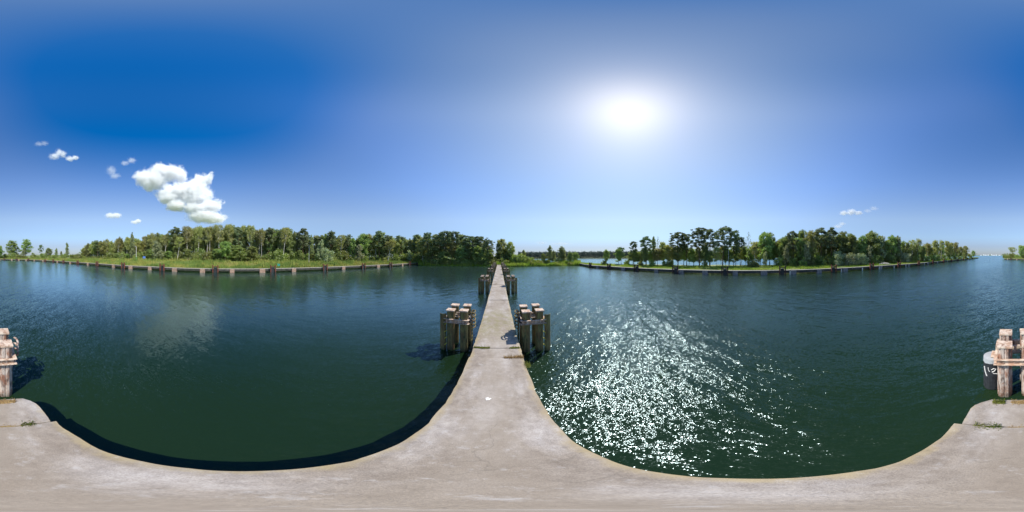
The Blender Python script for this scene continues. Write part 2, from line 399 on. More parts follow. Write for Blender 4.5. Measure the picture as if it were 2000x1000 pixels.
M['leaf_alder'] = m_leaf('grey_green_leaves', (0.218, 0.265, 0.115), (0.322, 0.368, 0.172), trans=.45)
M['leaf_bush'] = m_leaf('bush_leaves', (0.172, 0.230, 0.057), (0.322, 0.380, 0.098), trans=.45)
M['leaf_far'] = m_leaf('haze_tinted_wood_foliage', (.048, .085, .085), (.072, .115, .105), trans=.2)  # blue-green cast painted in as distance haze
def m_grass(name, stops, scale):
    m, t, out = mat(name)
    p = worldpos(t)
    f = noise_n(t, p, scale, 4, .6)
    g = noise_n(t, p, 1.9, 2, .6)
    col = mixc(t, .6, ramp(t, f, stops), ramp(t, g, [(.3, (.3, .3, .3)), (.7, (.75, .75, .75))]), 'OVERLAY')
    d = N(t, 'ShaderNodeBsdfDiffuse'); tr = N(t, 'ShaderNodeBsdfTranslucent'); mx = N(t, 'ShaderNodeMixShader'); mx.inputs[0].default_value = .4
    lnk(t, col, d.inputs[0]); lnk(t, col, tr.inputs[0])
    lnk(t, d.outputs[0], mx.inputs[1]); lnk(t, tr.outputs[0], mx.inputs[2]); lnk(t, mx.outputs[0], out.inputs[0])
    return m
M['reed'] = m_grass('reed_and_grass_blades', [(.3, (.17, .25, .07)), (.48, (.24, .32, .08)), (.58, (.38, .38, .10)), (.7, (.44, .40, .17))], .12)
M['verge'] = m_grass('bright_verge_grass', [(.3, (.22, .34, .05)), (.5, (.33, .44, .06)), (.7, (.42, .46, .11))], .15)
M['drygrass'] = m_grass('dry_tuft_blades', [(.3, (.28, .17, .07)), (.7, (.45, .33, .16))], 3.0)
M['tuft'] = m_grass('green_tuft_blades', [(.3, (.09, .13, .02)), (.7, (.22, .22, .06))], 3.0)

# ------------------------------------------------------------------ water, banks and far land
mb = MB()
RW = 16000
nring = 96
c0 = mb.vert((0, 0, 0))
prev = None
for r in (300, 3000, RW):
    ring = [mb.vert((math.cos(2*math.pi*k/nring)*r, math.sin(2*math.pi*k/nring)*r, 0)) for k in range(nring)]
    for k in range(nring):
        if prev is None: mb.face(c0, ring[k], ring[(k+1) % nring])
        else: mb.face(prev[k], ring[k], ring[(k+1) % nring], prev[(k+1) % nring])
    prev = ring
tag(mb.build('water', M['water']), kind='structure')

LQ = [(-39, 506.8), (-20, 507.4), (0, 508.2), (33, 508.8), (62, 509.6), (89, 511.2), (125, 513.8), (153, 516.2), (190, 519.5), (221, 522.4), (242, 524.5),
      (292, 527.3), (341, 530.4), (395, 532.4), (453, 533.0), (512, 532.6), (574, 530.8), (634, 528.5), (671, 526.3), (709, 524.4), (739, 522.5), (762, 521.3), (799, 518.4), (823, 516.6)]
RQ = [(1130, 518.6), (1155, 523.5), (1191, 526.5), (1244, 530.5), (1320, 534.6), (1377, 536.6), (1416, 537.4), (1470, 537.4), (1527, 536.6), (1580, 534.8), (1627, 532.2), (1701, 526.8),
      (1754, 522.5), (1793, 519.0), (1821, 515.4), (1842, 512.8), (1857, 511.0), (1870, 509.6), (1881, 508.2), (1896, 506.4), (1911, 504.6)]
MS = [(817, 517.6), (840, 519.0), (880, 519.4), (920, 519.7), (950, 520.5), (985, 521.2), (1010, 520.8), (1040, 520.2), (1080, 519.8), (1110, 519.4), (1134, 519.0)]
def resample(pl, step):
    P = [(u, G(u, v)) for u, v in pl]
    out = []
    for (ua, a), (ub, b) in zip(P, P[1:]):
        n = max(1, int(round((b-a).length/step)))
        for k in range(n):
            q = a.lerp(b, k/n); out.append(q)
    out.append(P[-1][1]); return out
def uof(p): return 1000 + math.degrees(math.atan2(p.x, p.y))/.18
def uleft(p):
    u = uof(p); return u-2000 if u > 1900 else u
LQP, RQP, MSP = resample(LQ, 2.5), resample(RQ, 2.5), resample(MS, 2.5)
def land(name, line, prof, jit=.15):
    """A sheet of ground: each shoreline point carried outward along the profile of (offset, height)."""
    mb = MB(); rows = []
    for i, p in enumerate(line):
        d = Vector((p.x, p.y, 0)).normalized()
        row = []
        for k, (o, z) in enumerate(prof(p)):
            q = p + d*o
            j = mnoise.noise(Vector((q.x*.12, q.y*.12, 3)))*min(.5, .02*o) if o > 3 else 0
            row.append(mb.vert((q.x, q.y, z+j)))
        rows.append(row)
    for a, b in zip(rows, rows[1:]):
        for k in range(len(a)-1): mb.face(a[k], a[k+1], b[k+1], b[k])
    o = mb.build(name, M['earth'], smooth=True)
    return tag(o, kind='structure')
LPROF = [(.9, -.9), (1.7, .35), (2.7, 1.36), (8, 1.7), (20, 2.3), (32, 3.1), (60, 3.5), (120, 4.0), (400, 4.5), (3000, 5)]
LFAR = [(.9, -.9), (1.7, .35), (2.7, 1.36), (8, 1.6), (30, 1.9), (70, 2.2), (120, 2.4), (200, 2.4), (420, 2.5), (3000, 3)]
def lprof(p):
    k = sm(60, 260, uleft(p))
    return [(a, b*k + c*(1-k)) if False else (a*k+d*(1-k), b*k+c*(1-k)) for (a, b), (d, c) in zip(LPROF, LFAR)]
def rwidth(u): return lerp([(1130, 26), (1200, 34), (1500, 40), (1800, 45), (1911, 30)], u)
def rprof(p):
    w_ = rwidth(uof(p))
    return [(.9, -.9), (1.7, .35), (2.7, 1.30), (8, 1.5), (w_*.45, 1.8), (w_*.75, 1.7), (w_-3, 1.0), (w_, -.8)]
def mwidth(u): return lerp([(1020, 900), (1032, 60), (1134, 30)], u)
def mprof(p):
    w_ = mwidth(uof(p))
    return [(-.6, -.8), (.3, .15), (2, .6), (6, 1.1), (w_*.4 if w_ < 100 else 30, 1.4), (w_*.7 if w_ < 100 else 120, 1.6), (w_-3, .9), (w_, -.8 if w_ < 100 else 1)]
land('left_bank', LQP, lprof)
land('right_bank', RQP, rprof)
land('wooded_point', MSP, mprof)
FS = [AT(u, lerp([(1015, 470), (1150, 520), (1250, 430), (1400, 380), (1620, 520)], u)) for u in range(1010, 1626, 5)]
land('far_lake_shore', FS, lambda p: [(0, -.8), (6, .8), (40, 1.5), (300, 3), (3000, 5)])
FC = [AT(u, 4300) for u in range(1860, 1990, 4)]
land('far_coast', FC, lambda p: [(0, -1), (30, 3), (200, 9+5*mnoise.noise(p*.002)), (900, 18+14*mnoise.noise(p*.003)), (2500, 12)])

def gz(prof_f, p, off):
    pr = prof_f(p)
    return lerp(pr, off)

# ------------------------------------------------------------------ quays
def arc_pos(line):
    s = [0]
    for a, b in zip(line, line[1:]): s.append(s[-1]+(b-a).length)
    return s
def closest(line, u, uf):
    i = min(range(len(line)), key=lambda k: abs(uf(line[k])-u))
    a = line[max(0, i-1)]; b = line[min(len(line)-1, i+1)]
    d = (b-a); 
    # interpolate to the wanted azimuth
    az = R((u-1000)*.18); n = Vector((math.cos(az), -math.sin(az), 0))
    da, db = n.dot(a), n.dot(b)
    k = da/(da-db) if abs(da-db) > 1e-6 else .5
    k = max(0, min(1, k))
    p = a.lerp(b, k); d.z = 0; d.normalize(); return p, d
def sweep(line, prof, step=1):
    """prof: closed list of (outward offset, z)."""
    mb = MB(); rows = []
    for i, p in enumerate(line):
        a = line[max(0, i-1)]; b = line[min(len(line)-1, i+1)]
        d = (b-a); d.z = 0; d.normalize(); n = Vector((-d.y, d.x, 0))
        if n.dot(p) < 0: n = -n
        rows.append([mb.vert((p.x+n.x*o, p.y+n.y*o, z + mnoise.noise(Vector((p.x*.3, p.y*.3, o)))*.03)) for o, z in prof])
    m = len(prof)
    for a, b in zip(rows, rows[1:]):
        for k in range(m): mb.face(a[k], a[(k+1) % m], b[(k+1) % m], b[k])
    mb.face(*rows[0]); mb.face(*rows[-1][::-1])
    return mb
def outward(p, d):
    n = Vector((-d.y, d.x, 0))
    return n if n.dot(p) > 0 else -n
def quay(name, line, uf, label, cat, pier_us, pmat, props=(), depth_beam=.72):
    q = empty(name, (0, 0, 0)); tag(q, label, cat)
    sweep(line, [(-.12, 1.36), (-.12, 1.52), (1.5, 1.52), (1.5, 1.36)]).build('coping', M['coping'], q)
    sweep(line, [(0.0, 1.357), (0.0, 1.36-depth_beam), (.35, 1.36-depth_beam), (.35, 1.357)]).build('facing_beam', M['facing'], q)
    for i, u in enumerate(pier_us):
        p, d = closest(line, u, uf); n = outward(p, d)
        mb = MB(); a = math.atan2(d.y, d.x)
        c = p + n*.28
        wd = 1.9 + .25*math.sin(i*2.3)
        mb.box((c.x, c.y, .16), (wd, 1.1, 2.38), a)
        o = mb.build('pier', pmat, q, bevel=.06)
        for v in o.data.vertices:
            v.co += Vector((1, 1, 1))*mnoise.noise(v.co*1.3)*.05
    for u in props:
        p, d = closest(line, u, uf); n = outward(p, d); c = p - n*.05
        mb = MB(); mb.box((c.x, c.y, .2), (.42, .4, 1.9), math.atan2(d.y, d.x)); mb.build('prop', M['palepost'], q)
    return q
LPIER = [-32, -14, 1, 23, 37, 51, 67, 84, 112, 137, 171.5, 221.5, 255, 292.5, 341, 395.5, 453.5, 512.5, 574, 671, 739, 786, 818]
LFR = [-25, 9, 33, 56, 89, 105, 125, 153, 191, 242, 318, 421, 532.5, 634, 709, 762, 799]
RPIER = [1167, 1217, 1282, 1330, 1377, 1436, 1492, 1550, 1600, 1651, 1720, 1775, 1812]
RPROP = [1543, 1597, 1643, 1684, 1717, 1746, 1769, 1805, 1831, 1850]
RFR = [1154.6, 1191, 1244, 1320, 1416, 1527.5, 1627, 1701, 1754.5, 1793, 1821, 1842, 1857.5, 1870, 1881, 1889, 1899]
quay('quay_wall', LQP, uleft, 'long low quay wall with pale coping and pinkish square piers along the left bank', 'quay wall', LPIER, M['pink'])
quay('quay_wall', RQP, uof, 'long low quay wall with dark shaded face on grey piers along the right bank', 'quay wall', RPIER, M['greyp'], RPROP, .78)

ORD = ['first', 'second', 'third', 'fourth', 'fifth', 'sixth', 'seventh', 'eighth', 'ninth', 'tenth', 'eleventh', 'twelfth',
       'thirteenth', 'fourteenth', 'fifteenth', 'sixteenth', 'seventeenth', 'eighteenth']
def make_frame(m_post, m_in):
    f = empty('fender_frame')
    for s in (-1, 1):
        mb = MB(); mb.box((s*.95, -.25, .85), (.36, .42, 4.1))
        mb.box((s*.95, -.47, .85), (.16, .05, 4.1))
        mb.build('post', m_post, f)
        mb = MB(); mb.box((s*.95, -.25, 2.94), (.44, .5, .07)); mb.build('post_cap', m_post, f)
    mb = MB(); mb.box((0, -.18, 2.35), (1.54, .3, .26)); mb.box((0, -.36, 2.35), (1.54, .06, .1)); mb.build('crossbeam', m_post, f)
    mb = MB()
    for x in (-.42, 0, .42): mb.box((x, .1, .55), (.38, .28, 3.0))
    mb.build('fender_boards', m_in, f)
    mb = MB(); mb.box((0, .06, 2.09), (.5, .5, .10)); mb.build('bollard_plate', M['palepost'], f)
    mb = MB(); mb.tube([(0, .06, 2.14), (0, .06, 2.3)], .12, 10); mb.tube([(0, .06, 2.3), (0, .06, 2.36)], .17, 10); mb.build('bollard', M['palepost'], f)
    return f
for side, us, line, uf, mp, mi in (('left', LFR[::-1], LQP, uleft, M['rustred'], M['black']), ('right', RFR, RQP, uof, M['rustshade'], M['black'])):
    proto = None; seen = False
    for i, u in enumerate(us):
        p, d = closest(line, u, uf); n = outward(p, d)
        if side == 'right' and u > 1600 and not seen: proto = None; seen = True; mp = M['rustred']
        if proto is None: proto = f = make_frame(mp, mi)
        else: f = copy_tree(proto)
        f.location = (p.x-n.x*.35, p.y-n.y*.35, 0); f.rotation_euler = (0, 0, math.atan2(n.y, n.x)-math.pi/2)
        f.scale = (1, 1, 1 + .05*math.sin(i*3.1))
        if side == 'left':
            tag(f, f'{ORD[i]} red frame from the walkway, rusty steel with black boards, on the left quay', 'fender frame', 'rust red fender frames along the left quay')
        else:
            tag(f, f'{ORD[i]} dark frame from the walkway, shade-toned rusty steel, on the right quay' if i < 6 else f'{ORD[i]} frame from the walkway, rust red steel, on the right quay', 'fender frame', 'dark fender frames along the right quay')

# ------------------------------------------------------------------ walkway
BR = R(4.5)
bridge = empty('concrete_walkway', (0, 0, 0), BR)
tag(bridge, 'long narrow weathered concrete walkway running over the water to the far shore', 'walkway')
T0, T1 = -1.30, 1.03
def slab(s0, s1, dz0, dz1, tl=T0, tr=T1, seed=0, cut=False):
    ny = max(3, int((s1-s0)/.16)) if s0 < 14 else max(3, int((s1-s0)/.6)); nx = 12
    mb = MB(); rows = []
    for j in range(ny+1):
        s = s0+(s1-s0)*j/ny
        cj = mnoise.noise(Vector((s*1.7, seed*3.1, 0)))*.028 + max(0, mnoise.noise(Vector((s*2.6, seed*7.7, 5)))-.25)*-.07
        ck = mnoise.noise(Vector((s*1.7, seed*3.1, 9)))*.028 + max(0, mnoise.noise(Vector((s*2.6, seed*7.7, 15)))-.25)*.07*-1
        a, b = tl-cj*1, tr+ck
        if cut:                                   # broken, rounded seaward end
            q = max(0, (s0+.55)-s)/.55
            a += .28*q*q; b -= .42*q*q
        row = []
        for i in range(nx+1):
            k = i/nx
            x = a+(b-a)*k
            z = DECK + dz0+(dz1-dz0)*j/ny + mnoise.noise(Vector((x*.9, s*.5, seed)))*.012
            if i in (0, nx): z -= .018
            yy = s
            if j in (0, ny): z -= .012; yy += mnoise.noise(Vector((x*3, seed, j)))*.02
            row.append(mb.vert((x, yy, z)))
        rows.append(row)
    nt = len(mb.v)
    for a, b in zip(rows, rows[1:]):
        for i in range(nx): mb.face(a[i], a[i+1], b[i+1], b[i])
    ring = rows[0] + [r[-1] for r in rows[1:]] + rows[-1][-2::-1] + [r[0] for r in rows[-2:0:-1]]
    low = []
    for q in ring:
        x, y, z = mb.v[q]; low.append(mb.vert((x, y, DECK-.42)))
    m = len(ring)
    for k in range(m): mb.face(ring[(k+1) % m], ring[k], low[k], low[(k+1) % m])
    mb.face(*low)
    return mb.build('slab', M['concrete'], bridge)
slab(-4.12, -2.87, -.05, -.012, T0+.10, T1-.12, 1, cut=True)
slab(-2.83, 6.96, 0, .02, seed=2)
slab(7.02, 8.0, -.05, -.04, T0+.02, T1+.02, 3)
slab(8.03, 18.3, -.03, .0, seed=4)
ss = 18.35
sds = [0.03, -.05, .0, -.04, .02, -.03, .0, .01]
k = 0
while ss < 101:
    e = min(101.5, ss+10.9)
    slab(ss, e, sds[k % 8], sds[(k+3) % 8]-.02, seed=5+k); ss = e+.05; k += 1
for i, s in enumerate([-2.0, 7.5, 18.3, 29.3, 40.2, 51.2, 62.1, 73.1, 84.0, 95.0]):
    mb = MB(); mb.box((-.135, s, DECK-.42-.243), (2.0, .7, .48)); mb.build('crosshead', M['pierc'], bridge, bevel=.03)
    for x in (-.8, .55):
        mb = MB(); mb.tube([(x, s, -2), (x, s, DECK-.9)], .22, 12); mb.build('pile', M['pierc'], bridge, smooth=False)
# white bird dropping splash
mb = MB(); c = []
for j, (rx, ry) in enumerate(((.085, .085),)):
    ctr = mb.vert((-.29, 4.18, DECK+.028)); ring = []
    for k in range(22):
        a = 2*math.pi*k/22; r_ = .8+.15*math.sin(3*a+1)+.12*math.sin(5*a)
        ring.append(mb.vert((-.29+math.cos(a)*rx*r_, 4.18+math.sin(a)*ry*r_, DECK+.016)))
    for k in range(22): mb.face(ctr, ring[k], ring[(k+1) % 22])
mb.build('white_splash', M['white'], bridge)

def Bw(t, s, z=0.0):
    return Vector((t*math.cos(BR)-s*math.sin(BR), t*math.sin(BR)+s*math.cos(BR), z))

# ------------------------------------------------------------------ dolphins
def grime(o, amp=.006):
    for v in o.data.vertices: v.co += Vector((mnoise.noise(v.co*3), mnoise.noise(v.co*3+Vector((7, 0, 0))), 0))*amp
def make_dolphin(side, mp, mc, hero=False, rows=1.0, cyl=False):
    """side=+1: open water lies on +x. Piles in a 2 x 2 block, channel frame, fender, ladder."""
    root = empty('mooring_dolphin')
    rr = random.Random(3+int(side))
    for ix in (-1, 1):
        for iy in (-1, 1):
            x, y = ix*.41, iy*.5*rows
            h = 2.93 + (.04 if iy > 0 else 0) + .015*ix
            mb = MB()
            w_ = .222
            # a box pile: two trough sections welded together, ribs down the faces
            prof = [(-w_, -w_*.55), (-w_*.55, -w_), (-.03, -w_), (0, -w_+.025), (.03, -w_), (w_*.55, -w_), (w_, -w_*.55), (w_, -.03), (w_+.03, 0), (w_, .03),
                    (w_, w_*.55), (w_*.55, w_), (.03, w_), (0, w_-.025), (-.03, w_), (-w_*.55, w_), (-w_, w_*.55), (-w_, .03), (-w_-.03, 0), (-w_, -.03)]
            zs = [-2, 0, .7, 1.4, 2.1, h-.03]
            rg = [[mb.vert((x+a, y+b, z)) for a, b in prof] for z in zs]
            n = len(prof)
            for A, B in zip(rg, rg[1:]):
                for k in range(n): mb.face(A[k], A[(k+1) % n], B[(k+1) % n], B[k])
            pile = mb.build('pile', mp, root)
            mb = MB(); mb.box((x, y, h+.012), (.51, .50, .08)); mb.build('cap', mc, pile, bevel=.012)
    # channel frame round the piles
    for zc, nm in ((2.28, 'frame'),):
        mb = MB()
        X, Y = .66, .5*rows+.26
        for sy in (-1, 1):
            yb = sy*Y
            mb.box((0, yb, zc), (2*X, .025, .22))
            mb.box((0, yb+sy*.05, zc+.12), (2*X, .12, .022)); mb.box((0, yb+sy*.05, zc-.12), (2*X, .12, .022))
            for bx in (-.1, .35, -.45):
                mb.box((bx, yb+sy*.03, zc), (.05, .04, .07))
        for sx in (-1, 1):
            xb = sx*X
            mb.box((xb, 0, zc), (.025, 2*Y-.03, .22))
            mb.box((xb+sx*.05, 0, zc+.124), (.12, 2*Y+.2, .022)); mb.box((xb+sx*.05, 0, zc-.124), (.12, 2*Y+.2, .022))
        mb.build(nm, mc, root)
    # rotten planks lying in the frame
    for i, (x, y, l, a) in enumerate(((0.02, .02, 1.25, 0), (-.08, -.14*rows, .9, 5), (.1, .18*rows, 1.1, -7))):
        mb = MB(); mb.box((x, y, 2.30+.035*i), (.17, l*rows, .05), R(a+ (62 if i == 0 else 90))); mb.build('plank', M['timber'], root)
    mb = MB(); mb.tube([(-.05, -.1, 2.36), (-.05, -.1, 2.62)], .05, 8); mb.tube([(-.2, -.12, 2.64), (.12, -.08, 2.64)], .035, 6); mb.build('bollard', mc, root)
    if cyl: lateral = 0
    # trough shaped fender on the outer front corner
    mb = MB(); cx, cy_ = side*.86, -.62*rows
    pr = []
    for k in range(9):
        a = R(200+k*20) if True else 0
        pr.append((math.cos(a)*.2, math.sin(a)*.2))
    inner = [(a*.9, b*.9) for a, b in pr[::-1]]
    prof = pr+inner; n = len(prof)
    rg = [[mb.vert((cx+a, cy_+b, z)) for a, b in prof] for z in (-2, .5, 1.5, 2.72)]
    for A, B in zip(rg, rg[1:]):
        for k in range(n): mb.face(A[k], A[(k+1) % n], B[(k+1) % n], B[k])
    for g, flip in ((rg[0], True), (rg[-1], False)):
        for k in range(len(pr)-1):
            q = (g[k], g[k+1], g[n-2-k], g[n-1-k]); mb.face(*(q if not flip else q[::-1]))
    if not cyl: mb.build('fender', mp, root)
    for z in (.5, 1.0, 1.5, 2.05, 2.4) if not cyl else ():
        mb = MB()
        pts = [(side*(.62+.0), -.60*rows, z), (side*.66, -.74*rows, z-.02), (side*.72, -.78*rows, z-.06), (side*.74, -.70*rows, z-.1)]
        mb.tube(pts, .028, 6); mb.build('rung', M['yellow'], root)
    # ladder, hoops and hanging chain on the walkway side
    lx = -side*.80*(-1 if cyl else 1)
    lad = empty_mb = MB()
    for dy in (-.22, .22):
        lad.box((lx, dy, .9), (.05, .09, 3.7))
    for z in [k*.3 for k in range(-2, 9)]:
        lad.tube([(lx, -.22, z), (lx, .22, z)], .018, 6)
    if not cyl: lad.build('ladder', mp, root)
    for i in range(3 if cyl else 5):
        z = 2.75-.27*i; mb = MB()
        pts = []
        for k in range(9):
            a = R(-100+k*25); pts.append((lx-side*(-1 if cyl else 1)*(.05+(.09 if cyl else .17)*math.cos(a)), .36*math.sin(a)*.8 - .12*i*0, z+rr.uniform(-.02, .02)))
        mb.tube(pts, .042, 6); mb.build('hoop', mp, root)
    for i, (y, z, r0) in enumerate(((-.42*rows, 2.35, .17), (.38*rows, 2.5, .2)) if not cyl else ()):
        mb = MB(); seg = 14
        pts = [(lx+side*.02, y+math.cos(2*math.pi*k/seg)*r0, z+math.sin(2*math.pi*k/seg)*r0) for k in range(seg+1)]
        mb.tube(pts, .055, 8, cap=False); mb.build('rubber_ring', M['black'], root)
    if cyl:
        # big dark rubber cylinder standing beside the piles
        cx, cy_ = -.88, .06
        mb = MB(); n = 24
        rg = []
        for z, r_ in ((-.15, .30), (.05, .34), (.12, .36), (1.75, .36), (1.95, .35)):
            rg.append([mb.vert((cx+math.cos(2*math.pi*k/n)*r_, cy_+math.sin(2*math.pi*k/n)*r_, z)) for k in range(n)])
        for A, B in zip(rg, rg[1:]):
            for k in range(n): mb.face(A[k], A[(k+1) % n], B[(k+1) % n], B[k])
        mb.face(*rg[0][::-1]); mb.face(*rg[-1])
        cy2 = mb.build('rubber_fender', M['black'], root, smooth=False)
        mb = MB(); 
        rg = [[mb.vert((cx+math.cos(2*math.pi*k/n)*r_, cy_+math.sin(2*math.pi*k/n)*r_, z+.05*mnoise.noise(Vector((k*.9, z, 0)))*(1 if z < 1.8 else 0))) for k in range(n)] for z, r_ in ((1.74, .366), (1.97, .358), (1.975, .2))]
        for A, B in zip(rg, rg[1:]):
            for k in range(n): mb.face(A[k], A[(k+1) % n], B[(k+1) % n], B[k])
        mb.face(*rg[-1])
        mb.build('pale_rim', M['boulder'], cy2)
        # white brushed squiggles round its face
        def wrap(a, z): return (cx+math.cos(R(a))*.366, cy_+math.sin(R(a))*.366, z)
        mb = MB()
        mb.tube([wrap(268, 1.42), wrap(280, 1.5), wrap(292, 1.46), wrap(286, 1.36), wrap(272, 1.3), wrap(280, 1.2), wrap(300, 1.16)], .02, 6)
        mb.tube([wrap(218, 1.5), wrap(224, 1.3), wrap(232, 1.12), wrap(240, .98)], .022, 6)
        mb.tube([wrap(248, 1.52), wrap(252, 1.36), wrap(258, 1.3)], .016, 6)
        mb.build('painted_squiggle', M['white'], cy2)
        mb = MB(); mb.box((-.74, .12, 2.30), (.05, .5, .62)); mb.box((-.70, -.12, 2.44), (.12, .05, .34)); mb.box((-.84, .12, 2.02), (.22, .5, .04)); mb.build('bracket', mc, root)
    return root
LS = [(10.05, 'nearest'), (28.2, 'second nearest'), (46.3, 'third'), (64.4, 'fourth'), (82.5, 'fifth'), (97.5, 'farthest')]
pl = pr_ = None
for i, (s, nm) in enumerate(LS):
    for side, t in ((-1, -2.50), (1, 1.98)):
        if i == 0:
            d = make_dolphin(side, M['pileshade'], M['cap'])
            if side < 0: pl = d
            else: pr_ = d
        else: d = copy_tree(pl if side < 0 else pr_)
        p = Bw(t, s); d.location = p; d.rotation_euler = (0, 0, BR + R([0, 2, -1.5, 1, 0, 2][i]*side))
        sd = 'left' if side < 0 else 'right'
        tag(d, f'mossy shade-toned four-pile steel mooring dolphin left of the walkway, {nm} of its row' if side < 0 else
            f'mossy shade-toned four-pile steel mooring dolphin right of the walkway, {nm} of its row', 'mooring dolphin', f'mooring dolphins standing {sd} of the walkway')
d = make_dolphin(1, M['pilepale'], M['cap'], cyl=True, rows=1.0)
# it stands beyond the broken end; turned round so that its front faces the walkway
d.location = Bw(-.2, -6.02); d.rotation_euler = (0, 0, BR+math.pi)
d['label'] = 'pale rust-streaked steel mooring dolphin off the broken end of the walkway'; d['category'] = 'mooring dolphin'

# ------------------------------------------------------------------ tufts on the walkway
def tuft(t, s, w_, h, n, m, label, spread_y=.06):
    mb = MB(); rr = random.Random(int(s*100)+n)
    for i in range(n):
        x = rr.uniform(-w_/2, w_/2); y = rr.gauss(0, spread_y); a = rr.uniform(0, 6.28); hh = h*rr.uniform(.4, 1); b = rr.uniform(.15, .9)*hh
        bw = .006+.004*rr.random()
        dx, dy = math.cos(a)*b, math.sin(a)*b; px, py = -math.sin(a)*bw, math.cos(a)*bw
        v = [mb.vert((x-px, y-py, 0)), mb.vert((x+px, y+py, 0)), mb.vert((x+px*.7+dx*.5, y+py*.7+dy*.5, hh*.7)), mb.vert((x-px*.7+dx*.5, y-py*.7+dy*.5, hh*.7)), mb.vert((x+dx, y+dy, hh))]
        mb.face(v[0], v[1], v[2], v[3]); mb.face(v[3], v[2], v[4])
    k = 16; ring = [mb.vert((math.cos(6.2832*q/k)*(w_/2+.02), math.sin(6.2832*q/k)*spread_y*1.6, .004)) for q in range(k)]; c_ = mb.vert((0, 0, .014))
    for q in range(k): mb.face(c_, ring[q], ring[(q+1) % k])
    o = mb.build('grass_tuft', m); p = Bw(t, s, DECK-.035); o.location = p; o.rotation_euler = (0, 0, BR)
    return tag(o, label, 'grass tuft', 'grass tufts growing in the walkway joints')
tuft(.62, 6.99, .85, .16, 380, M['drygrass'], 'wide straw-coloured dry grass tuft in the first joint ahead', .07)
tuft(-.85, 8.02, .8, .08, 220, M['tuft'], 'low mossy tuft at the left of the second joint ahead')
tuft(.75, 8.02, .5, .07, 120, M['tuft'], 'low mossy tuft at the right of the second joint ahead')
tuft(1.1, 6.3, .22, .16, 120, M['tuft'], 'small green clump hanging on the right edge before the first joint', .12)
tuft(.42, -2.86, .5, .09, 260, M['tuft'], 'green brown tuft in the rear joint, right of the walkway middle', .07)
tuft(-.75, -2.86, .28, .09, 150, M['tuft'], 'small green tuft in the rear joint toward the shaded water edge', .05)
tuft(-.35, -2.86, .8, .035, 220, M['drygrass'], 'flat dry moss strip along the middle of the rear joint', .06)
tuft(.30, -3.98, .3, .09, 240, M['tuft'], 'round green cushion of moss on the broken end of the walkway', .06)
tuft(-.35, -3.98, .7, .08, 200, M['drygrass'], 'dry flowering tuft at the edge of the broken end, below the pale dolphin', .06)
tuft(-.6, 18.32, .7, .05, 100, M['drygrass'], 'thin dry moss in the third joint ahead', .05)
tuft(-.7, 29.7, .6, .08, 80, M['drygrass'], 'thin dry moss in the fourth joint ahead', .05)

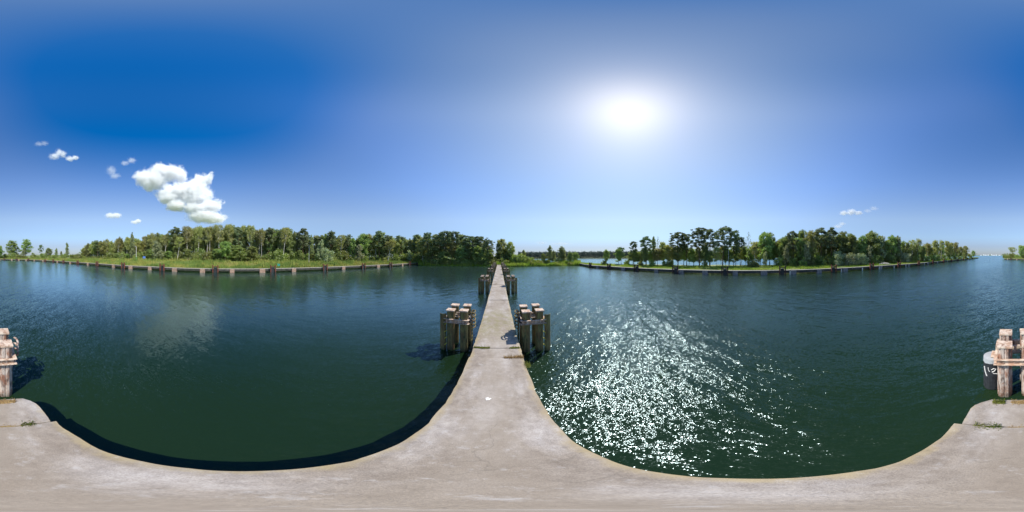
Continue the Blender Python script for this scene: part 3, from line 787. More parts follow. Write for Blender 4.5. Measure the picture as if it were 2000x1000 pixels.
# ------------------------------------------------------------------ trees
def leaf(mb, p, s, rr, flat=0.0):
    n = Vector((rr.gauss(0, 1), rr.gauss(0, 1), rr.gauss(0, 1)+flat)).normalized()
    q = Vector((rr.gauss(0, 1), rr.gauss(0, 1), rr.gauss(0, 1)))
    a = n.cross(q).normalized()*s*rr.uniform(.6, 1.2); b = n.cross(a).normalized()*s*rr.uniform(.35, .7)
    i = len(mb.v)
    mb.v.extend((tuple(p-a), tuple(p-b*.9), tuple(p+a), tuple(p+b))); mb.f.append((i, i+1, i+2, i+3))
def cluster(mb, c, r, n, s, rr, zs=.7, flat=0.):
    for _ in range(n):
        d = Vector((rr.gauss(0, 1), rr.gauss(0, 1), rr.gauss(0, 1)))
        d = d.normalized()*(rr.random()**.45)*r; d.z *= zs
        leaf(mb, c+d, s, rr, flat)
def make_tree(kind, seed, H):
    rr = random.Random(seed)
    spec = dict(
        pine=dict(c0=.45, c1=.97, nl=26, rad=4.3, shape=lambda k: .55+.6*math.sin(math.pi*min(1, k*.9+.15)), up=.35, lr=1.15, ln=105, ls=.25, zs=.45, tr=.26, lean=.04, bark='pinebark', leaf='leaf_pine'),
        birch=dict(c0=.30, c1=.98, nl=30, rad=3.7, shape=lambda k: .35+.85*math.sin(math.pi*min(1, k*.85+.1)), up=.95, lr=1.2, ln=105, ls=.23, zs=1.1, tr=.17, lean=.07, bark='birchbark', leaf='leaf_birch'),
        tallbirch=dict(c0=.50, c1=.98, nl=24, rad=3.6, shape=lambda k: .45+.75*math.sin(math.pi*min(1, k*.85+.1)), up=1.25, lr=1.0, ln=55, ls=.21, zs=1.0, tr=.24, lean=.10, bark='birchbark', leaf='leaf_birch'),
        broad=dict(c0=.20, c1=.97, nl=30, rad=4.4, shape=lambda k: .35+.75*math.sin(math.pi*min(1, k*.8+.15)), up=.6, lr=1.45, ln=140, ls=.27, zs=.75, tr=.30, lean=.05, bark='bark', leaf='leaf_broad'),
        alder=dict(c0=.08, c1=.99, nl=30, rad=2.6, shape=lambda k: .95*(1-k)**.55+.12, up=.9, lr=.95, ln=85, ls=.22, zs=1.0, tr=.16, lean=.03, bark='bark', leaf='leaf_alder'),
        willow=dict(c0=.08, c1=.95, nl=32, rad=4.0, shape=lambda k: .5+.55*math.sin(math.pi*min(1, k*.8+.2)), up=.8, lr=1.1, ln=90, ls=.20, zs=.9, tr=.22, lean=.08, bark='bark', leaf='leaf_willow'),
        bare=dict(c0=.35, c1=.98, nl=18, rad=2.6, shape=lambda k: .5+.6*math.sin(math.pi*min(1, k+.1)), up=1.3, lr=.5, ln=12, ls=.16, zs=.9, tr=.15, lean=.06, bark='bark', leaf='leaf_alder'),
    )[kind]
    S = H/18.0
    wood, cr = MB(), MB()
    # trunk
    tp = []; x = y = 0; lx, ly = rr.gauss(0, spec['lean']), rr.gauss(0, spec['lean'])
    n = 9
    for i in range(n+1):
        k = i/n
        tp.append(Vector((x, y, k*H*.96-.3 if i == 0 else k*H*.96)))
        x += (lx+rr.gauss(0, .03))*H/n; y += (ly+rr.gauss(0, .03))*H/n
    tr = spec['tr']*S
    wood.tube(tp, [tr*(1.25 if i == 0 else 1)*(1-.88*(i/n)) for i in range(n+1)], 7)
    def at(k):
        f = k*n; i = min(n-1, int(f)); return tp[i].lerp(tp[i+1], f-i)
    NL = spec['nl']
    for i in range(NL):
        k = (i+rr.random())/NL
        hf = spec['c0']+(spec['c1']-spec['c0'])*k
        p0 = at(min(.99, hf*(.93 if kind != 'pine' else .97)))
        a = i*2.4+rr.uniform(-.5, .5)
        L = spec['rad']*S*spec['shape'](k)*rr.uniform(.65, 1.12)
        up = spec['up']*rr.uniform(.5, 1.3)*(1 if kind != 'willow' else 1)
        d = Vector((math.cos(a), math.sin(a), up)).normalized()
        pts = [p0]; q = p0.copy()
        for j in range(4):
            q = q+d*L/4*(1.05 if j else 1); d = (d+Vector((rr.gauss(0, .14), rr.gauss(0, .14), rr.gauss(-.05 if kind in ('birch', 'willow') else .04, .12)))).normalized(); pts.append(q.copy())
        r0 = tr*.42*(1-.6*k)
        wood.tube(pts, [r0, r0*.75, r0*.5, r0*.32, r0*.15], 4, cap=False)
        for j, c in ((2, pts[2]), (3, pts[3]), (4, pts[4])):
            if j == 2 and rr.random() < .5: continue
            tw = rr.randint(1, 2)
            for _ in range(tw):
                dd = Vector((rr.gauss(0, 1), rr.gauss(0, 1), rr.gauss(.2, .7))).normalized()*spec['lr']*S*rr.uniform(.4, 1.0)
                e = c+dd
                wood.tube([c, e], [r0*.3, r0*.1], 3, cap=False)
                if e.z > H*.995: e.z = H*.99
                cluster(cr, e, spec['lr']*S*rr.uniform(.65, 1.1), int(spec['ln']*rr.uniform(.6, 1.2)), spec['ls']*max(.7, S), rr, spec['zs'], .8 if kind == 'pine' else 0)
    cluster(cr, at(.99), spec['lr']*S*.8, int(spec['ln']*.8), spec['ls'], rr, .9)
    root = empty(kind+'_tree')
    wood.build('trunk', M[spec['bark']], root, smooth=True)
    cr.build('crown', M[spec['leaf']], root)
    root['H'] = H
    return root
def make_bush(seed, leafm, H=3.0, W=2.2):
    rr = random.Random(seed); wood, cr = MB(), MB()
    for i in range(9):
        a = i*2.4; r_ = rr.uniform(.2, .95)*W
        e = Vector((math.cos(a)*r_, math.sin(a)*r_, H*rr.uniform(.45, .92)*(1-.35*(r_/W)**2)))
        wood.tube([(math.cos(a)*.1, math.sin(a)*.1, -.3), (e.x*.5, e.y*.5, e.z*.55), tuple(e)], [.07, .045, .02], 4, cap=False)
        cluster(cr, e, .75, 120, .17, rr, .8)
        cluster(cr, Vector((e.x*.75, e.y*.75, e.z*.5)), .8, 90, .17, rr, .8)
        cluster(cr, Vector((e.x*1.05, e.y*1.05, e.z*.25)), .6, 60, .17, rr, .8)
    root = empty('bush'); wood.build('stems', M['bark'], root); cr.build('foliage', M[leafm], root); root['H'] = H
    return root
PROTO = {}
for kind, hs, seeds in (('pine', 18, 4), ('birch', 18, 6), ('tallbirch', 18, 5), ('broad', 16, 4), ('alder', 14, 3), ('willow', 10, 3), ('bare', 16, 1)):
    PROTO[kind] = [make_tree(kind, 11+7*i+len(kind), hs) for i in range(seeds)]
PROTO['bush'] = [make_bush(3+i, 'leaf_bush') for i in range(4)]
PROTO['palebush'] = [make_bush(33+i, 'leaf_willow') for i in range(2)]
for l_ in PROTO.values():
    for p in l_: p['used'] = 0
NAME = dict(pine='pine_tree', birch='birch_tree', tallbirch='birch_tree', broad='broadleaf_tree', alder='slender_tree', willow='willow_tree', bare='sparse_tree', bush='bush', palebush='pale_bush')
LOOK = dict(pine='dark clumped pine', birch='olive pale-trunked birch', tallbirch='white bare-stemmed birch', broad='green broadleaf', alder='slender grey-green tree', willow='silvery willow',
            bare='thin sparse tree', bush='round green bush', palebush='pale grey-green bush')
CATS = dict(tallbirch='birch tree', pine='pine tree', birch='birch tree', broad='tree', alder='tree', willow='willow', bare='tree', bush='bush', palebush='bush')
planted = []
trr = random.Random(99)
def plant(kind, u, dist, z, H, wscale=1.0, row='front', note=None):
    lst = PROTO[kind]; pr = trr.choice(lst)
    if not pr['used']: o = pr; pr['used'] = 1
    else: o = copy_tree(pr)
    k = H/pr['H']; p = AT(u, dist, z)
    o.location = p; o.rotation_euler = (0, 0, trr.uniform(0, 6.28)); o.scale = (k*wscale, k*wscale, k)
    o.name = NAME[kind]
    if 'used' in o: pass
    planted.append((o, kind, u, dist, H, row, note)); return o

SKY = [(-39, 486), (-25, 480), (-5, 478), (3, 479), (27, 472), (50, 468), (62, 492), (76, 490), (96, 485), (118, 491), (131, 484), (145, 492), (158, 483), (165, 476), (180, 469), (195, 467), (205, 465), (215, 468), (230, 462), (245, 462),
       (257, 459), (270, 466), (285, 457), (300, 454), (320, 453), (335, 452), (355, 450), (365, 440), (375, 438), (390, 438), (400, 441), (425, 438), (455, 437), (470, 440), (487, 439), (500, 443), (522, 443), (540, 447), (555, 443), (570, 444),
       (580, 452), (605, 454), (620, 456), (640, 452), (655, 460), (680, 456), (697, 458), (720, 455), (730, 453), (742, 449), (752, 459), (765, 458), (775, 462), (782, 458), (795, 464), (803, 461), (815, 456), (825, 453), (836, 452), (857, 453),
       (870, 450), (880, 450), (895, 453), (905, 458), (920, 460), (930, 459), (945, 464), (955, 470), (960, 482)]
def qdist(line, uf, u):
    p, d = closest(line, u, uf); return math.hypot(p.x, p.y), p
def ldist(u):
    if u < 822:
        d, p = qdist(LQP, uleft, u); return d, p, lprof
    d, p = qdist(MSP, uof, u); return d, p, mprof
def put(kind, u, topv, off, wpx=None, row='front', note=None, side='L'):
    if side == 'R': d, p = qdist(RQP, uof, u); pf = rprof
    elif side == 'M' or u >= 822: d, p = qdist(MSP, uof, u); pf = mprof
    else: d, p = qdist(LQP, uleft, u); pf = lprof
    z = gz(pf, p, off); D = d+off
    H = max(1.2, TOPZ(u, topv, D)-z)
    nat = {'pine': 4.6*H/18, 'birch': 4.2*H/18, 'tallbirch': 4.0*H/18, 'broad': 5.2*H/16, 'alder': 2.8*H/14, 'willow': 4.9*H/10, 'bare': 3.0*H/16, 'bush': 2.7*H/3, 'palebush': 2.7*H/3}[kind]
    ws = 1.0
    if wpx: ws = max(.7, min(1.9, 1.2*(R(wpx*.18)*D/2)/nat))
    return plant(kind, u, D, z-.1, H, ws, row, note)
def loff(u): return lerp([(-39, 25), (60, 45), (150, 48), (260, 42), (430, 40), (620, 36), (760, 24), (822, 12), (823, 6), (960, 7)], u)

# hero trees, measured one by one
H_ = [('tallbirch', -5, 478, 20), ('broad', 27, 470, 26), ('broad', 50, 466, 22), ('willow', 44, 487, 18), ('pine', 80, 477, 9), ('broad', 96, 484, 15), ('alder', 110, 484, 9), ('alder', 131, 473, 11), ('alder', 120, 490, 7),
      ('tallbirch', -22, 482, 18), ('bush', 66, 493, 14), ('bush', 140, 495, 10),
      ('tallbirch', 208, 466, 14), ('tallbirch', 228, 462, 14), ('tallbirch', 247, 461, 12), ('alder', 258, 452, 8), ('willow', 310, 469, 34), ('pine', 341, 442, 24), ('tallbirch', 346, 462, 20), ('tallbirch', 384, 441, 20),
      ('tallbirch', 366, 439, 18), ('tallbirch', 403, 442, 16), ('tallbirch', 410, 440, 16), ('tallbirch', 429, 436, 24), ('tallbirch', 453, 437, 22), ('broad', 440, 470, 30), ('tallbirch', 488, 437, 18), ('tallbirch', 506, 446, 14), ('tallbirch', 511, 448, 14),
      ('pine', 525, 443, 18), ('tallbirch', 552, 443, 20), ('pine', 592, 444, 14), ('willow', 624, 466, 20), ('palebush', 636, 484, 18), ('pine', 643, 449, 16), ('tallbirch', 664, 458, 16), ('willow', 702, 476, 32), ('broad', 712, 455, 30),
      ('pine', 741, 449, 18), ('tallbirch', 735, 462, 16), ('tallbirch', 757, 468, 22), ('pine', 757, 458, 20), ('pine', 783, 458, 18), ('willow', 800, 487, 18), ('tallbirch', 818, 460, 20), ('broad', 470, 478, 34), ('broad', 490, 480, 26), ('tallbirch', 300, 455, 18), ('tallbirch', 320, 454, 18)]
for i, (k_, u, tv, wp) in enumerate(H_):
    if k_ in ('willow', 'palebush', 'bush') or tv > 466 and u > 160: off = loff(u)-6
    else: off = loff(u)+2+((i*7) % 5)
    put(k_, u, tv, off, wp, 'front')
# wooded point, right up to the water
for k_, u, tv, wp, off in (('pine', 836, 452, 22, 12), ('pine', 857, 453, 22, 14), ('pine', 872, 450, 26, 10), ('pine', 889, 451, 26, 13), ('pine', 905, 458, 24, 12), ('pine', 922, 460, 26, 10), ('pine', 939, 460, 26, 12), ('pine', 951, 466, 18, 9),
                          ('broad', 843, 480, 30, 6), ('birch', 884, 472, 26, 7), ('broad', 868, 490, 30, 4), ('broad', 900, 478, 24, 6), ('broad', 915, 488, 22, 5), ('broad', 935, 480, 26, 5), ('broad', 955, 486, 24, 6), ('birch', 826, 466, 20, 9), ('pine', 815, 457, 16, 20),
                          ('bare', 962, 470, 10, 9), ('alder', 974, 473, 15, 14), ('birch', 983, 465, 18, 16), ('birch', 996, 472, 16, 14), ('broad', 988, 484, 26, 18), ('bush', 985, 502, 22, 7), ('bush', 966, 503, 20, 5), ('broad', 978, 490, 24, 12), ('broad', 993, 492, 18, 14), ('bush', 1006, 492, 26, 10), ('alder', 1001, 480, 9, 18),
                          ('bush', 1014, 494, 20, 8), ('alder', 1025, 487, 12, 14), ('bush', 1032, 503, 12, 8), ('bush', 1045, 505, 14, 7), ('broad', 1062, 494, 10, 12), ('alder', 1074, 478, 17, 12), ('alder', 1081, 488, 14, 14), ('alder', 1097, 480, 22, 12), ('bush', 1022, 498, 26, 9), ('bush', 1048, 506, 20, 8), ('bush', 1068, 505, 20, 8), ('bush', 1090, 505, 18, 9), ('bush', 1036, 500, 16, 10),
                          ('alder', 1103, 486, 11, 13), ('broad', 1114, 492, 14, 9), ('broad', 1125, 492, 14, 10), ('bush', 1055, 508, 16, 4), ('bush', 1085, 509, 14, 4), ('bush', 1113, 511, 12, 2), ('bush', 1125, 512, 10, 2), ('bush', 1040, 509, 14, 3)):
    put(k_, u, tv, off, wp, 'front', side='M')
for u in range(835, 960, 9):
    put('bush', u+trr.uniform(-3, 3), 505+trr.uniform(-2, 4), 2.2, 14, 'water edge', side='M')
# fill rows of the left wood
u = 163.0
while u < 822:
    tv = lerp(SKY, u)
    put(trr.choice(['birch', 'birch', 'birch', 'alder', 'broad', 'pine'] if u < 600 else ['birch', 'alder', 'pine', 'birch', 'broad']), u, tv+trr.uniform(0, 7), loff(u)+9+trr.uniform(-2, 4), 15*trr.uniform(.8, 1.3), 'second')
    u += trr.uniform(7.5, 10.5)
u = 165.0
while u < 950:
    tv = lerp(SKY, u)
    put(trr.choice(['birch', 'broad', 'birch', 'broad']), u, tv+trr.uniform(3, 12), loff(u)+17+trr.uniform(-2, 4), 18*trr.uniform(.9, 1.3), 'rear')
    u += trr.uniform(9, 13)
u = 160.0
while u < 820:
    put(trr.choice(['bush', 'bush', 'broad']), u, lerp([(150, 494), (430, 488), (820, 496)], u)+trr.uniform(-6, 8), loff(u)+trr.uniform(1, 6), 16*trr.uniform(.8, 1.4), 'front')
    u += trr.uniform(8, 15)
for u in list(range(-36, 60, 12)) + [70, 84, 103, 124, 146, 155]:
    put('bush', u, 496+trr.uniform(-4, 3), loff(u)-6, 16, 'front')
# right bank
RT = [('broad', 1185, 487, 13, 16), ('broad', 1208, 485, 16, 18), ('pine', 1213, 481, 14, 20), ('pine', 1236, 470, 16, 18), ('broad', 1238, 488, 26, 20), ('pine', 1262, 460, 24, 18), ('bare', 1284, 459, 14, 20), ('alder', 1276, 460, 8, 22), ('birch', 1295, 472, 14, 20),
      ('pine', 1324, 452, 30, 18), ('pine', 1341, 456, 22, 22), ('pine', 1366, 443, 28, 17), ('pine', 1386, 445, 30, 20), ('pine', 1411, 439, 34, 18), ('pine', 1433, 449, 20, 22), ('bare', 1460, 449, 20, 20), ('broad', 1497, 452, 34, 20), ('pine', 1446, 461, 16, 20),
      ('broad', 1503, 452, 20, 24), ('broad', 1528, 462, 26, 20), ('pine', 1550, 450, 24, 18), ('broad', 1568, 448, 20, 22), ('birch', 1582, 450, 22, 18), ('pine', 1603, 443, 30, 20), ('pine', 1625, 442, 22, 22), ('broad', 1640, 451, 20, 24), ('broad', 1662, 457, 26, 20),
      ('broad', 1684, 459, 24, 22), ('broad', 1706, 450, 34, 22), ('willow', 1722, 460, 22, 20), ('broad', 1740, 458, 24, 20), ('willow', 1755, 459, 20, 22), ('tallbirch', 1780, 467, 16, 20), ('tallbirch', 1791, 466, 16, 22), ('tallbirch', 1812, 475, 16, 20), ('broad', 1802, 480, 12, 18),
      ('birch', 1826, 469, 14, 24), ('tallbirch', 1838, 469, 14, 20), ('birch', 1849, 470, 14, 24), ('birch', 1857, 473, 10, 20), ('birch', 1866, 473, 12, 20), ('birch', 1877, 481, 10, 16), ('birch', 1886, 480, 12, 18), ('broad', 1902, 489, 10, 14), ('bush', 1896, 497, 6, 12),
      ('palebush', 1636, 490, 22, 14), ('palebush', 1660, 491, 20, 12), ('palebush', 1682, 492, 22, 14), ('willow', 1700, 478, 16, 16), ('willow', 1493, 490, 12, 14), ('tallbirch', 1475, 478, 16, 16), ('palebush', 1770, 492, 14, 14), ('willow', 1536, 478, 16, 14), ('willow', 1575, 470, 20, 15)]
for k_, u, tv, wp, off in RT: put(k_, u, tv, off, wp, 'front', side='R')
u = 1250
while u < 1895:
    tv = lerp([(1250, 487), (1300, 482), (1340, 482), (1450, 482), (1470, 474), (1500, 466), (1560, 462), (1620, 458), (1700, 462), (1760, 466), (1800, 476), (1895, 490)], u)
    put(trr.choice(['broad', 'birch', 'broad']), u, tv+trr.uniform(-5, 7), rwidth(u)*trr.uniform(.42, .75), 18*trr.uniform(.8, 1.3)*(1 if u < 1760 else .7), 'second', side='R')
    u += trr.uniform(8, 12) if u < 1480 else trr.uniform(5.5, 9)
u = 1180
while u < 1895:
    if u > 1530 or trr.random() < .45:
        put('bush', u, lerp([(1180, 505), (1400, 508), (1550, 499), (1700, 497), (1800, 497), (1895, 498)], u)+trr.uniform(-3, 3), rwidth(u)*trr.uniform(.35, .5), 13*(1 if u < 1760 else .7), 'front', side='R')
    u += trr.uniform(9, 14)
# left bank seen past the sea gap
for k_, u, tv, wp in (('bush', -26, 495, 12), ('broad', -2, 480, 18)): put(k_, u, tv, 14, wp, 'front')

# ---- labels of the trees
def frame_name(u):
    if u < 823: F, cn = LFR[::-1], 'red'
    elif u < 962: return 'on', 'wooded point'
    elif u < 1140: return 'on', 'low shore'
    else: F, cn = RFR, 'dark'
    i = min(range(len(F)), key=lambda k: abs(F[k]-u)); d = u-F[i]
    rel = 'behind' if abs(d) < 5 else ('just ' if abs(d) < 18 else 'well ') + ('left' if d < 0 else 'right') + ' of'
    return rel, f'{ORD[i]} {cn if not (cn == "dark" and i > 5) else "right-quay"} frame from walkway'
byl = {}
planted.sort(key=lambda t: t[2])
for rec in planted:
    o, kind, u, D, H, row, note = rec
    rel, fr = frame_name(u)
    if rel == 'on':
        if u < 962:
            where = 'on the wooded point, ' + ['beside the left quay end', 'a little inside its left end', 'left of its middle', 'at its middle', 'right of its middle', 'near its walkway end', 'at its walkway end'][min(6, int((u-823)//20))]
        else:
            where = ['left of the walkway end', 'by the right side of the walkway end', 'a little right of the walkway end', 'on the left part of the low shore', 'in the middle of the low shore', 'on the right part of the low shore', 'beside the right quay end'][min(6, int((u-962)//25))]
    else: where = f'{rel} the {fr}'
    size = ('towering' if H > 21 else 'tall' if H > 17 else 'middling' if H > 12 else 'low' if H > 5 else 'small') if 'bush' not in kind else ('big' if H > 4.5 else 'middling' if H > 3 else 'small')
    rw = {'front': '', 'second': 'second-row ', 'rear': 'rearmost ', 'water edge': 'water-edge '}[row]
    byl.setdefault(f'{size} {rw}{LOOK[kind]} {where}', []).append(rec)
for lab, recs in byl.items():
    nm = {2: ['leftmost ', 'rightmost '], 3: ['leftmost ', 'middle ', 'rightmost '], 4: ['leftmost ', 'second from left ', 'third from left ', 'rightmost ']}.get(len(recs), ['']*len(recs))
    for rec, n_ in zip(recs, nm):
        o, kind, u = rec[0], rec[1], rec[2]
        reg = 'left bank' if u < 823 else 'wooded point and low shore' if u < 1140 else 'right bank'
        pl_ = NAME[kind].replace('_', ' '); pl_ = pl_+'es' if pl_.endswith('sh') else pl_+'s'
        tag(o, n_+lab, CATS[kind], f'{pl_} on the {reg}')
for l_ in PROTO.values():
    for p in l_:
        if not p['used']:
            for c in list(p.children): bpy.data.objects.remove(c)
            bpy.data.objects.remove(p)
for o in list(COL.objects):
    for k in ('H', 'used'):
        if k in o: del o[k]

# ------------------------------------------------------------------ grass, reeds and distant woods (stuff)
def blades(line, uf, prof_f, o0, o1, n, h0, h1, m, name, label, wd=.09, seed=1, dens=None):
    mb = MB(); rr = random.Random(seed); L = arc_pos(line)
    for _ in range(n):
        i = rr.randrange(len(line)-1); p = line[i].lerp(line[i+1], rr.random())
        D = math.hypot(p.x, p.y)
        if D > 170 and rr.random() < .5: continue
        oo1 = o1(uf(p)) if callable(o1) else o1
        off = o0+(oo1-o0)*rr.random()**1.3
        d = Vector((p.x, p.y, 0)).normalized(); q = p+d*off; z = gz(prof_f, p, off)
        nz = mnoise.noise(Vector((q.x*.15, q.y*.15, seed)))
        hh = (h0+(h1-h0)*rr.random()**2)*max(.35, .8+1.3*nz)
        for b in range(3):
            a = rr.uniform(0, 6.28); w_ = wd*rr.uniform(.6, 1.4); bx, by = rr.gauss(0, .15), rr.gauss(0, .15); le = rr.gauss(0, .25)*hh
            x, y = q.x+bx, q.y+by; i0 = len(mb.v)
            mb.v.extend(((x-math.cos(a)*w_, y-math.sin(a)*w_, z-.1), (x+math.cos(a)*w_, y+math.sin(a)*w_, z-.1), (x+math.sin(a)*le, y-math.cos(a)*le, z+hh)))
            mb.f.append((i0, i0+1, i0+2))
    o = mb.build(name, m); tag(o, label, 'grass', kind='stuff'); return o
blades(LQP, uleft, lprof, 2.0, lambda u: loff(u)+4, 64000, .5, 1.9, M['reed'], 'reed_grass', 'tall reeds and yellow flowering grass covering the left bank', .12, 1)
blades(RQP, uof, rprof, 1.9, lambda u: rwidth(u)*.5, 36000, .35, .8, M['verge'], 'verge_grass', 'bright green grass verge along the right bank', .11, 2)
blades(MSP, uof, mprof, .2, 22, 26000, .7, 2.6, M['verge'], 'shore_reeds', 'green reeds and low growth along the shore around the walkway end', .14, 3)
def wood(name, label, us, dist, depth, hfun, n, ls, m, seed, base):
    mb = MB(); rr = random.Random(seed)
    for _ in range(n):
        u = rr.uniform(*us); dd = rr.random(); D = dist(u)+depth*dd
        z0 = base(u) if callable(base) else base
        top = hfun(u)*(.72+.36*abs(mnoise.noise(Vector((u*.35, dd*4, seed))))+.12*mnoise.noise(Vector((u*1.3, dd*6, 1))))
        z = z0 + top*rr.random()**.7
        p = AT(u, D, z)
        leaf(mb, p, ls*rr.uniform(.6, 1.3), rr)
    return tag(mb.build(name, m), label, 'wood', kind='stuff')
wood('undergrowth', 'shaded undergrowth mass deep inside the left wood', (166, 955), lambda u: ldist(u)[0]+loff(u)+16, 16, lambda u: lerp([(166, 8), (260, 11), (900, 11), (955, 8)], u), 70000, .45, M['leaf_broad'], 4, 2.5)
wood('undergrowth', 'shaded undergrowth mass inside the wood of the right bank', (1530, 1890), lambda u: qdist(RQP, uof, u)[0]+rwidth(u)*.6, 8, lambda u: lerp([(1530, 5), (1600, 7), (1800, 7), (1890, 5)], u), 24000, .4, M['leaf_broad'], 5, 1.2)
wood('undergrowth', 'shaded undergrowth mass between the left quay end and the wooded point', (782, 838), lambda u: 128, 14, lambda u: 8, 9000, .45, M['leaf_broad'], 14, 2.0)
wood('undergrowth', 'dense leafy undergrowth mass along the foot of the wooded point', (826, 956), lambda u: ldist(u)[0]+3.5, 5, lambda u: 4.2, 14000, .38, M['leaf_bush'], 16, .8)
wood('undergrowth', 'low green undergrowth mass around the path at the walkway end', (952, 1012), lambda u: 122, 10, lambda u: lerp([(952, 8), (975, 5), (1012, 3)], u), 9000, .4, M['leaf_bush'], 15, 1.2)
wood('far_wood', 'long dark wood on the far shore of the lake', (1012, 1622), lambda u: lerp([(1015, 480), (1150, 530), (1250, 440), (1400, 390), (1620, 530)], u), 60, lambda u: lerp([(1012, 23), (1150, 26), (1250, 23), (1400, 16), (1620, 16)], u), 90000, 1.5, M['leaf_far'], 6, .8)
wood('far_wood', 'low line of trees far behind the left bank by the sea', (60, 162), lambda u: ldist(u)[0]+150, 50, lambda u: 6, 12000, .9, M['leaf_alder'], 8, 2)

# ------------------------------------------------------------------ small things on the banks
def onbank(u, off, side='L'):
    if side == 'L': d, p = qdist(LQP, uleft, u); pf = lprof
    elif side == 'M': d, p = qdist(MSP, uof, u); pf = mprof
    else: d, p = qdist(RQP, uof, u); pf = rprof
    return AT(u, d+off, gz(pf, p, off)), -R((u-1000)*.18)
p, a = onbank(266, 30)
r_ = empty('navigation_light', p, a); tag(r_, 'white pole on a green cabinet with small lantern, before the left wood', 'navigation light')
hh = TOPZ(266, 480, math.hypot(p.x, p.y))-p.z
mb = MB(); mb.tube([(0, 0, 0), (0, 0, hh-.5)], .12, 8); mb.build('pole', M['white'], r_)
mb = MB(); mb.box((0, 0, 1.2), (.75, .75, 2.6)); mb.build('cabinet', M['greenpaint'], r_, bevel=.03)
mb = MB(); mb.tube([(-.6, 0, hh-.25), (.1, 0, hh-.25)], .07, 6); mb.box((-.7, 0, hh-.3), (.5, .35, .35)); mb.build('lantern', M['greysteel'], r_)
p, a = onbank(281.5, 30)
r_ = empty('sign', p, a); tag(r_, 'small blue board on two posts before the left wood, right of the white pole', 'sign')
mb = MB(); mb.box((0, 0, 2.3), (1.7, .08, 1.3)); mb.build('board', M['bluepaint'], r_)
for x in (-.6, .6):
    mb = MB(); mb.box((x, .09, 1.4), (.1, .1, 3.0)); mb.build('post', M['greysteel'], r_)
p, a = onbank(544.5, 4)
r_ = empty('sign', p, a); tag(r_, 'turquoise board on short legs in the reeds beside a red fender frame', 'sign')
mb = MB(); mb.box((0, 0, 1.25), (1.0, .1, .85)); mb.build('board', M['teal'], r_)
mb = MB(); mb.box((-.35, .02, 1.8), (.22, .14, .35)); mb.build('cap_piece', M['teal'], r_)
for x in (-.35, .35):
    mb = MB(); mb.box((x, .10, .5), (.09, .09, 1.2)); mb.build('post', M['darksteel'], r_)
p, a = onbank(603.4, 22)
hh = TOPZ(603, 479, math.hypot(p.x, p.y))-p.z
r_ = empty('lamp_mast', p, a); tag(r_, 'tall mast with dark double lamp head standing before the left wood', 'mast')
mb = MB(); mb.tube([(0, 0, 0), (0, 0, hh*.5), (0, 0, hh)], [.14, .11, .08], 8); mb.build('mast', M['greysteel'], r_)
for x in (-.38, .38):
    mb = MB(); mb.box((x, 0, hh-.1), (.6, .4, .3)); mb.build('lamp_head', M['darksteel'], r_)
mb = MB(); mb.box((.24, 0, hh-2.2), (.35, .3, 3.0)); mb.build('bracket_box', M['darksteel'], r_)
for u_, tv, off, lab in ((1423, 486, 14, 'grey mast standing behind the fifth dark fender frame'),):
    p, a = onbank(u_, off, 'R'); hh = TOPZ(u_, tv, math.hypot(p.x, p.y))-p.z
    r_ = empty('lamp_mast', p, a); tag(r_, lab, 'mast')
    mb = MB(); mb.tube([(0, 0, 0), (0, 0, hh)], [.13, .08], 8); mb.build('mast', M['greysteel'], r_)
    mb = MB(); mb.tube([(0, 0, hh), (-.6, 0, hh+.15)], .05, 6); mb.box((-.75, 0, hh+.13), (.5, .22, .12)); mb.build('lamp_head', M['greysteel'], r_)
# pale boulder at the foot of the wooded point
p, a = onbank(867, 3, 'M')
bm = bmesh.new(); bmesh.ops.create_icosphere(bm, subdivisions=3, radius=1)
for v in bm.verts: v.co = Vector((v.co.x*1.15, v.co.y*.8, v.co.z*.75))*(1+.2*mnoise.noise(v.co*1.4))
me = bpy.data.meshes.new('boulder'); bm.to_mesh(me); bm.free(); me.materials.append(M['boulder'])
o = bpy.data.objects.new('boulder', me); COL.objects.link(o); o.location = p+Vector((0, 0, .35)); tag(o, 'pale grey boulder at the waterside foot of the wooded point', 'boulder')
# heap of pale cut branches
p, a = onbank(1727, 8, 'R')
mb = MB(); rr = random.Random(5)
for i in range(46):
    x, y = rr.uniform(-2.4, 2.4), rr.uniform(-.8, .8); an = rr.uniform(-.5, .5); l = rr.uniform(.7, 1.6); z = rr.uniform(.1, 1.3)*(1-abs(x)/3.2)
    mb.tube([(x-l, y-an*l, z-.15), (x, y, z+.1), (x+l, y+an*l, z)], [.06, .05, .02], 4)
o = mb.build('brush_pile', M['palepost']); o.location = p; o.rotation_euler = (0, 0, a); tag(o, 'heap of pale cut branches on the right bank, right of the eighth fender frame', 'brush pile')
# far coast: a handful of pale blocks
fr = random.Random(12)
fx = [(1916, 14, 45), (1921, 30, 25), (1925, 18, 60), (1930, 24, 40), (1937, 34, 22), (1941, 14, 70), (1946, 20, 40), (1952, 16, 55)]
for i, (u_, h_, w_) in enumerate(fx):
    p = AT(u_, 4250, 4); r_ = empty('far_building', p, -R((u_-1000)*.18))
    mb = MB(); mb.box((0, 0, h_/2-2), (w_, 30, h_+4)); mb.build('walls', M['wallwhite'], r_)
    mb = MB(); mb.box((0, 0, h_+1.2), (w_+2, 32, 2.4)); mb.build('roof', M['roofred'] if i % 2 else M['greysteel'], r_)
    tag(r_, f'tiny pale building on the far coast across the sea gap, {ORD[i]} from the left', 'building', 'pale buildings on the far coast')

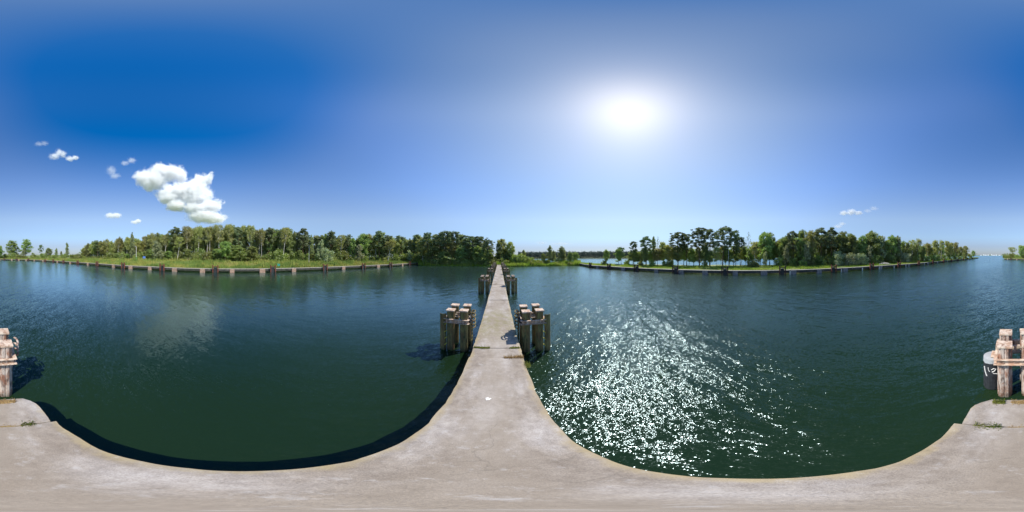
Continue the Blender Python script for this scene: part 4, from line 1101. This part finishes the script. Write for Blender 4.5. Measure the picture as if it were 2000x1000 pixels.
# ------------------------------------------------------------------ clouds
def cloud(u, v, lobes, label, dens=1.0, dist=1600, nscale=3.0, name='cloud', erode=.9):
    """lobes: (du, dv, ru, rv) in photo pixels round (u, v); a real body of vapour at its own distance."""
    c = AT(u, dist, 0); c.z = TOPZ(u, v, dist); az = -R((u-1000)*.18)
    k = R(.18)*dist/math.cos(math.atan2(c.z-CAM_Z, dist))
    L = [(du*R(.18)*dist, -dv*k, ru*R(.18)*dist, rv*k) for du, dv, ru, rv in lobes]
    x0 = min(l[0]-l[2]*1.25 for l in L); x1 = max(l[0]+l[2]*1.25 for l in L)
    z0 = min(l[1]-l[3]*1.3 for l in L); z1 = max(l[1]+l[3]*1.3 for l in L)
    yr = max(max(l[2], l[3]) for l in L)*1.1
    mb = MB(); mb.box(((x0+x1)/2, 0, (z0+z1)/2), (x1-x0, 2*yr, z1-z0))
    m, t, out = mat('cloud_vapour')
    p = coords(t)
    scale_ = nscale/max(30, max(l[3] for l in L))
    n1 = noise_n(t, p, scale_*1.0, 6, .6, .4)
    f = None
    for lx_, lz, rx, rz in L:
        mp = N(t, 'ShaderNodeMapping', vector_type='POINT')
        mp.inputs['Location'].default_value = (-lx_/rx, 0, -lz/rz); mp.inputs['Scale'].default_value = (1/rx, 1/(yr*.8), 1/rz)
        lnk(t, p, mp.inputs['Vector'])
        vl = N(t, 'ShaderNodeVectorMath', operation='LENGTH'); lnk(t, mp.outputs[0], vl.inputs[0])
        g = math_n(t, 'SUBTRACT', 1.0, vl.outputs['Value'])
        f = g if f is None else math_n(t, 'MAXIMUM', f, g)
    n2 = noise_n(t, p, scale_*3.6, 6, .68, .3)
    f = math_n(t, 'ADD', f, math_n(t, 'MULTIPLY_ADD', n1, 1.9*erode, -erode*1.0))
    f = math_n(t, 'ADD', f, math_n(t, 'MULTIPLY_ADD', n2, 2.0*erode, -erode*1.07))
    mr = N(t, 'ShaderNodeMapRange'); mr.inputs['From Min'].default_value = 0.0; mr.inputs['From Max'].default_value = .60
    mr.inputs['To Max'].default_value = (dens if len(lobes) > 4 else dens*.6)*6.0/yr; lnk(t, f, mr.inputs[0])
    pv = N(t, 'ShaderNodeVolumePrincipled'); pv.inputs['Color'].default_value = (.975, .98, .99, 1)
    pv.inputs['Anisotropy'].default_value = -.1
    lnk(t, mr.outputs[0], pv.inputs['Density']); lnk(t, pv.outputs[0], out.inputs['Volume'])
    o = mb.build(name, m); o.location = c; o.rotation_euler = (0, 0, az)
    try: m.cycles.volume_step_rate = .5
    except Exception: pass
    return tag(o, label, 'cloud', kind=None)
cloud(340, 378, [(-58, -34, 24, 16), (-40, -28, 30, 18), (-26, -46, 20, 14), (-6, -44, 26, 17), (14, -36, 14, 9), (-50, -18, 12, 9), (52, -28, 18, 11), (66, -34, 9, 9), (40, -14, 26, 14),
                 (0, -2, 40, 16), (36, 4, 40, 22), (70, 24, 26, 13), (-10, 12, 26, 8), (4, 26, 22, 8), (44, 30, 34, 10), (62, 46, 40, 12), (86, 48, 24, 6)],
      'large white heaped cloud leaning over the left wood', 2.6, nscale=1.1, erode=.8)
cloud(112, 301, [(-6, 5, 12, 7), (3, -3, 9, 9), (10, 1, 8, 8)], 'ragged small cloud, left one of the pair high above the far left bank', .55, nscale=1.6, erode=1.1)
cloud(141, 310, [(-5, 0, 9, 6), (5, -2, 8, 5)], 'small cloud, right one of the pair high above the far left bank', .8, nscale=1.3, erode=.9)
cloud(221, 421, [(-5, 0, 12, 6), (6, 0, 11, 6)], 'small flat cloud low above the left end of the wood', .9, nscale=1.3, erode=.8)
cloud(267, 433, [(2, -1, 7, 5), (-4, 1, 9, 4)], 'tiny white cloud low between the flat cloud and the large cloud', .9, nscale=1.3, erode=.8)
cloud(252, 315, [(4, -2, 10, 7), (-9, 4, 9, 5)], 'faint wisp just left above the large cloud', .22, nscale=1.6, erode=1.1)
cloud(221, 338, [(-4, -6, 11, 10), (3, 6, 12, 6)], 'faint wisp left of the large cloud', .22, nscale=1.6, erode=1.1)
cloud(80, 281, [(-4, 0, 10, 5), (6, -1, 9, 5)], 'faintest wisp at the upper left of the cloud group', .16, nscale=1.6, erode=1.1)
cloud(1663, 415, [(-14, 1, 10, 5), (0, -1, 11, 7), (14, 1, 10, 4)], 'small white cloud above the wood of the right bank', .7, nscale=1.3, erode=.9)
cloud(1703, 410, [(-8, 2, 9, 4), (4, -3, 10, 5)], 'faint wisp right of the small white cloud', .16, nscale=1.6, erode=1.1)
cloud(1645, 439, [(0, -2, 8, 4), (-8, 3, 10, 4)], 'tiny faint cloud just above the treetops of the right bank', .3, nscale=1.5, erode=1.0)
cloud(1100, 476, [(-42, -2, 14, 3), (-4, 0, 26, 3)], 'faint low white streak above the far lake wood', .2, nscale=1.2, erode=.8, dist=3000)
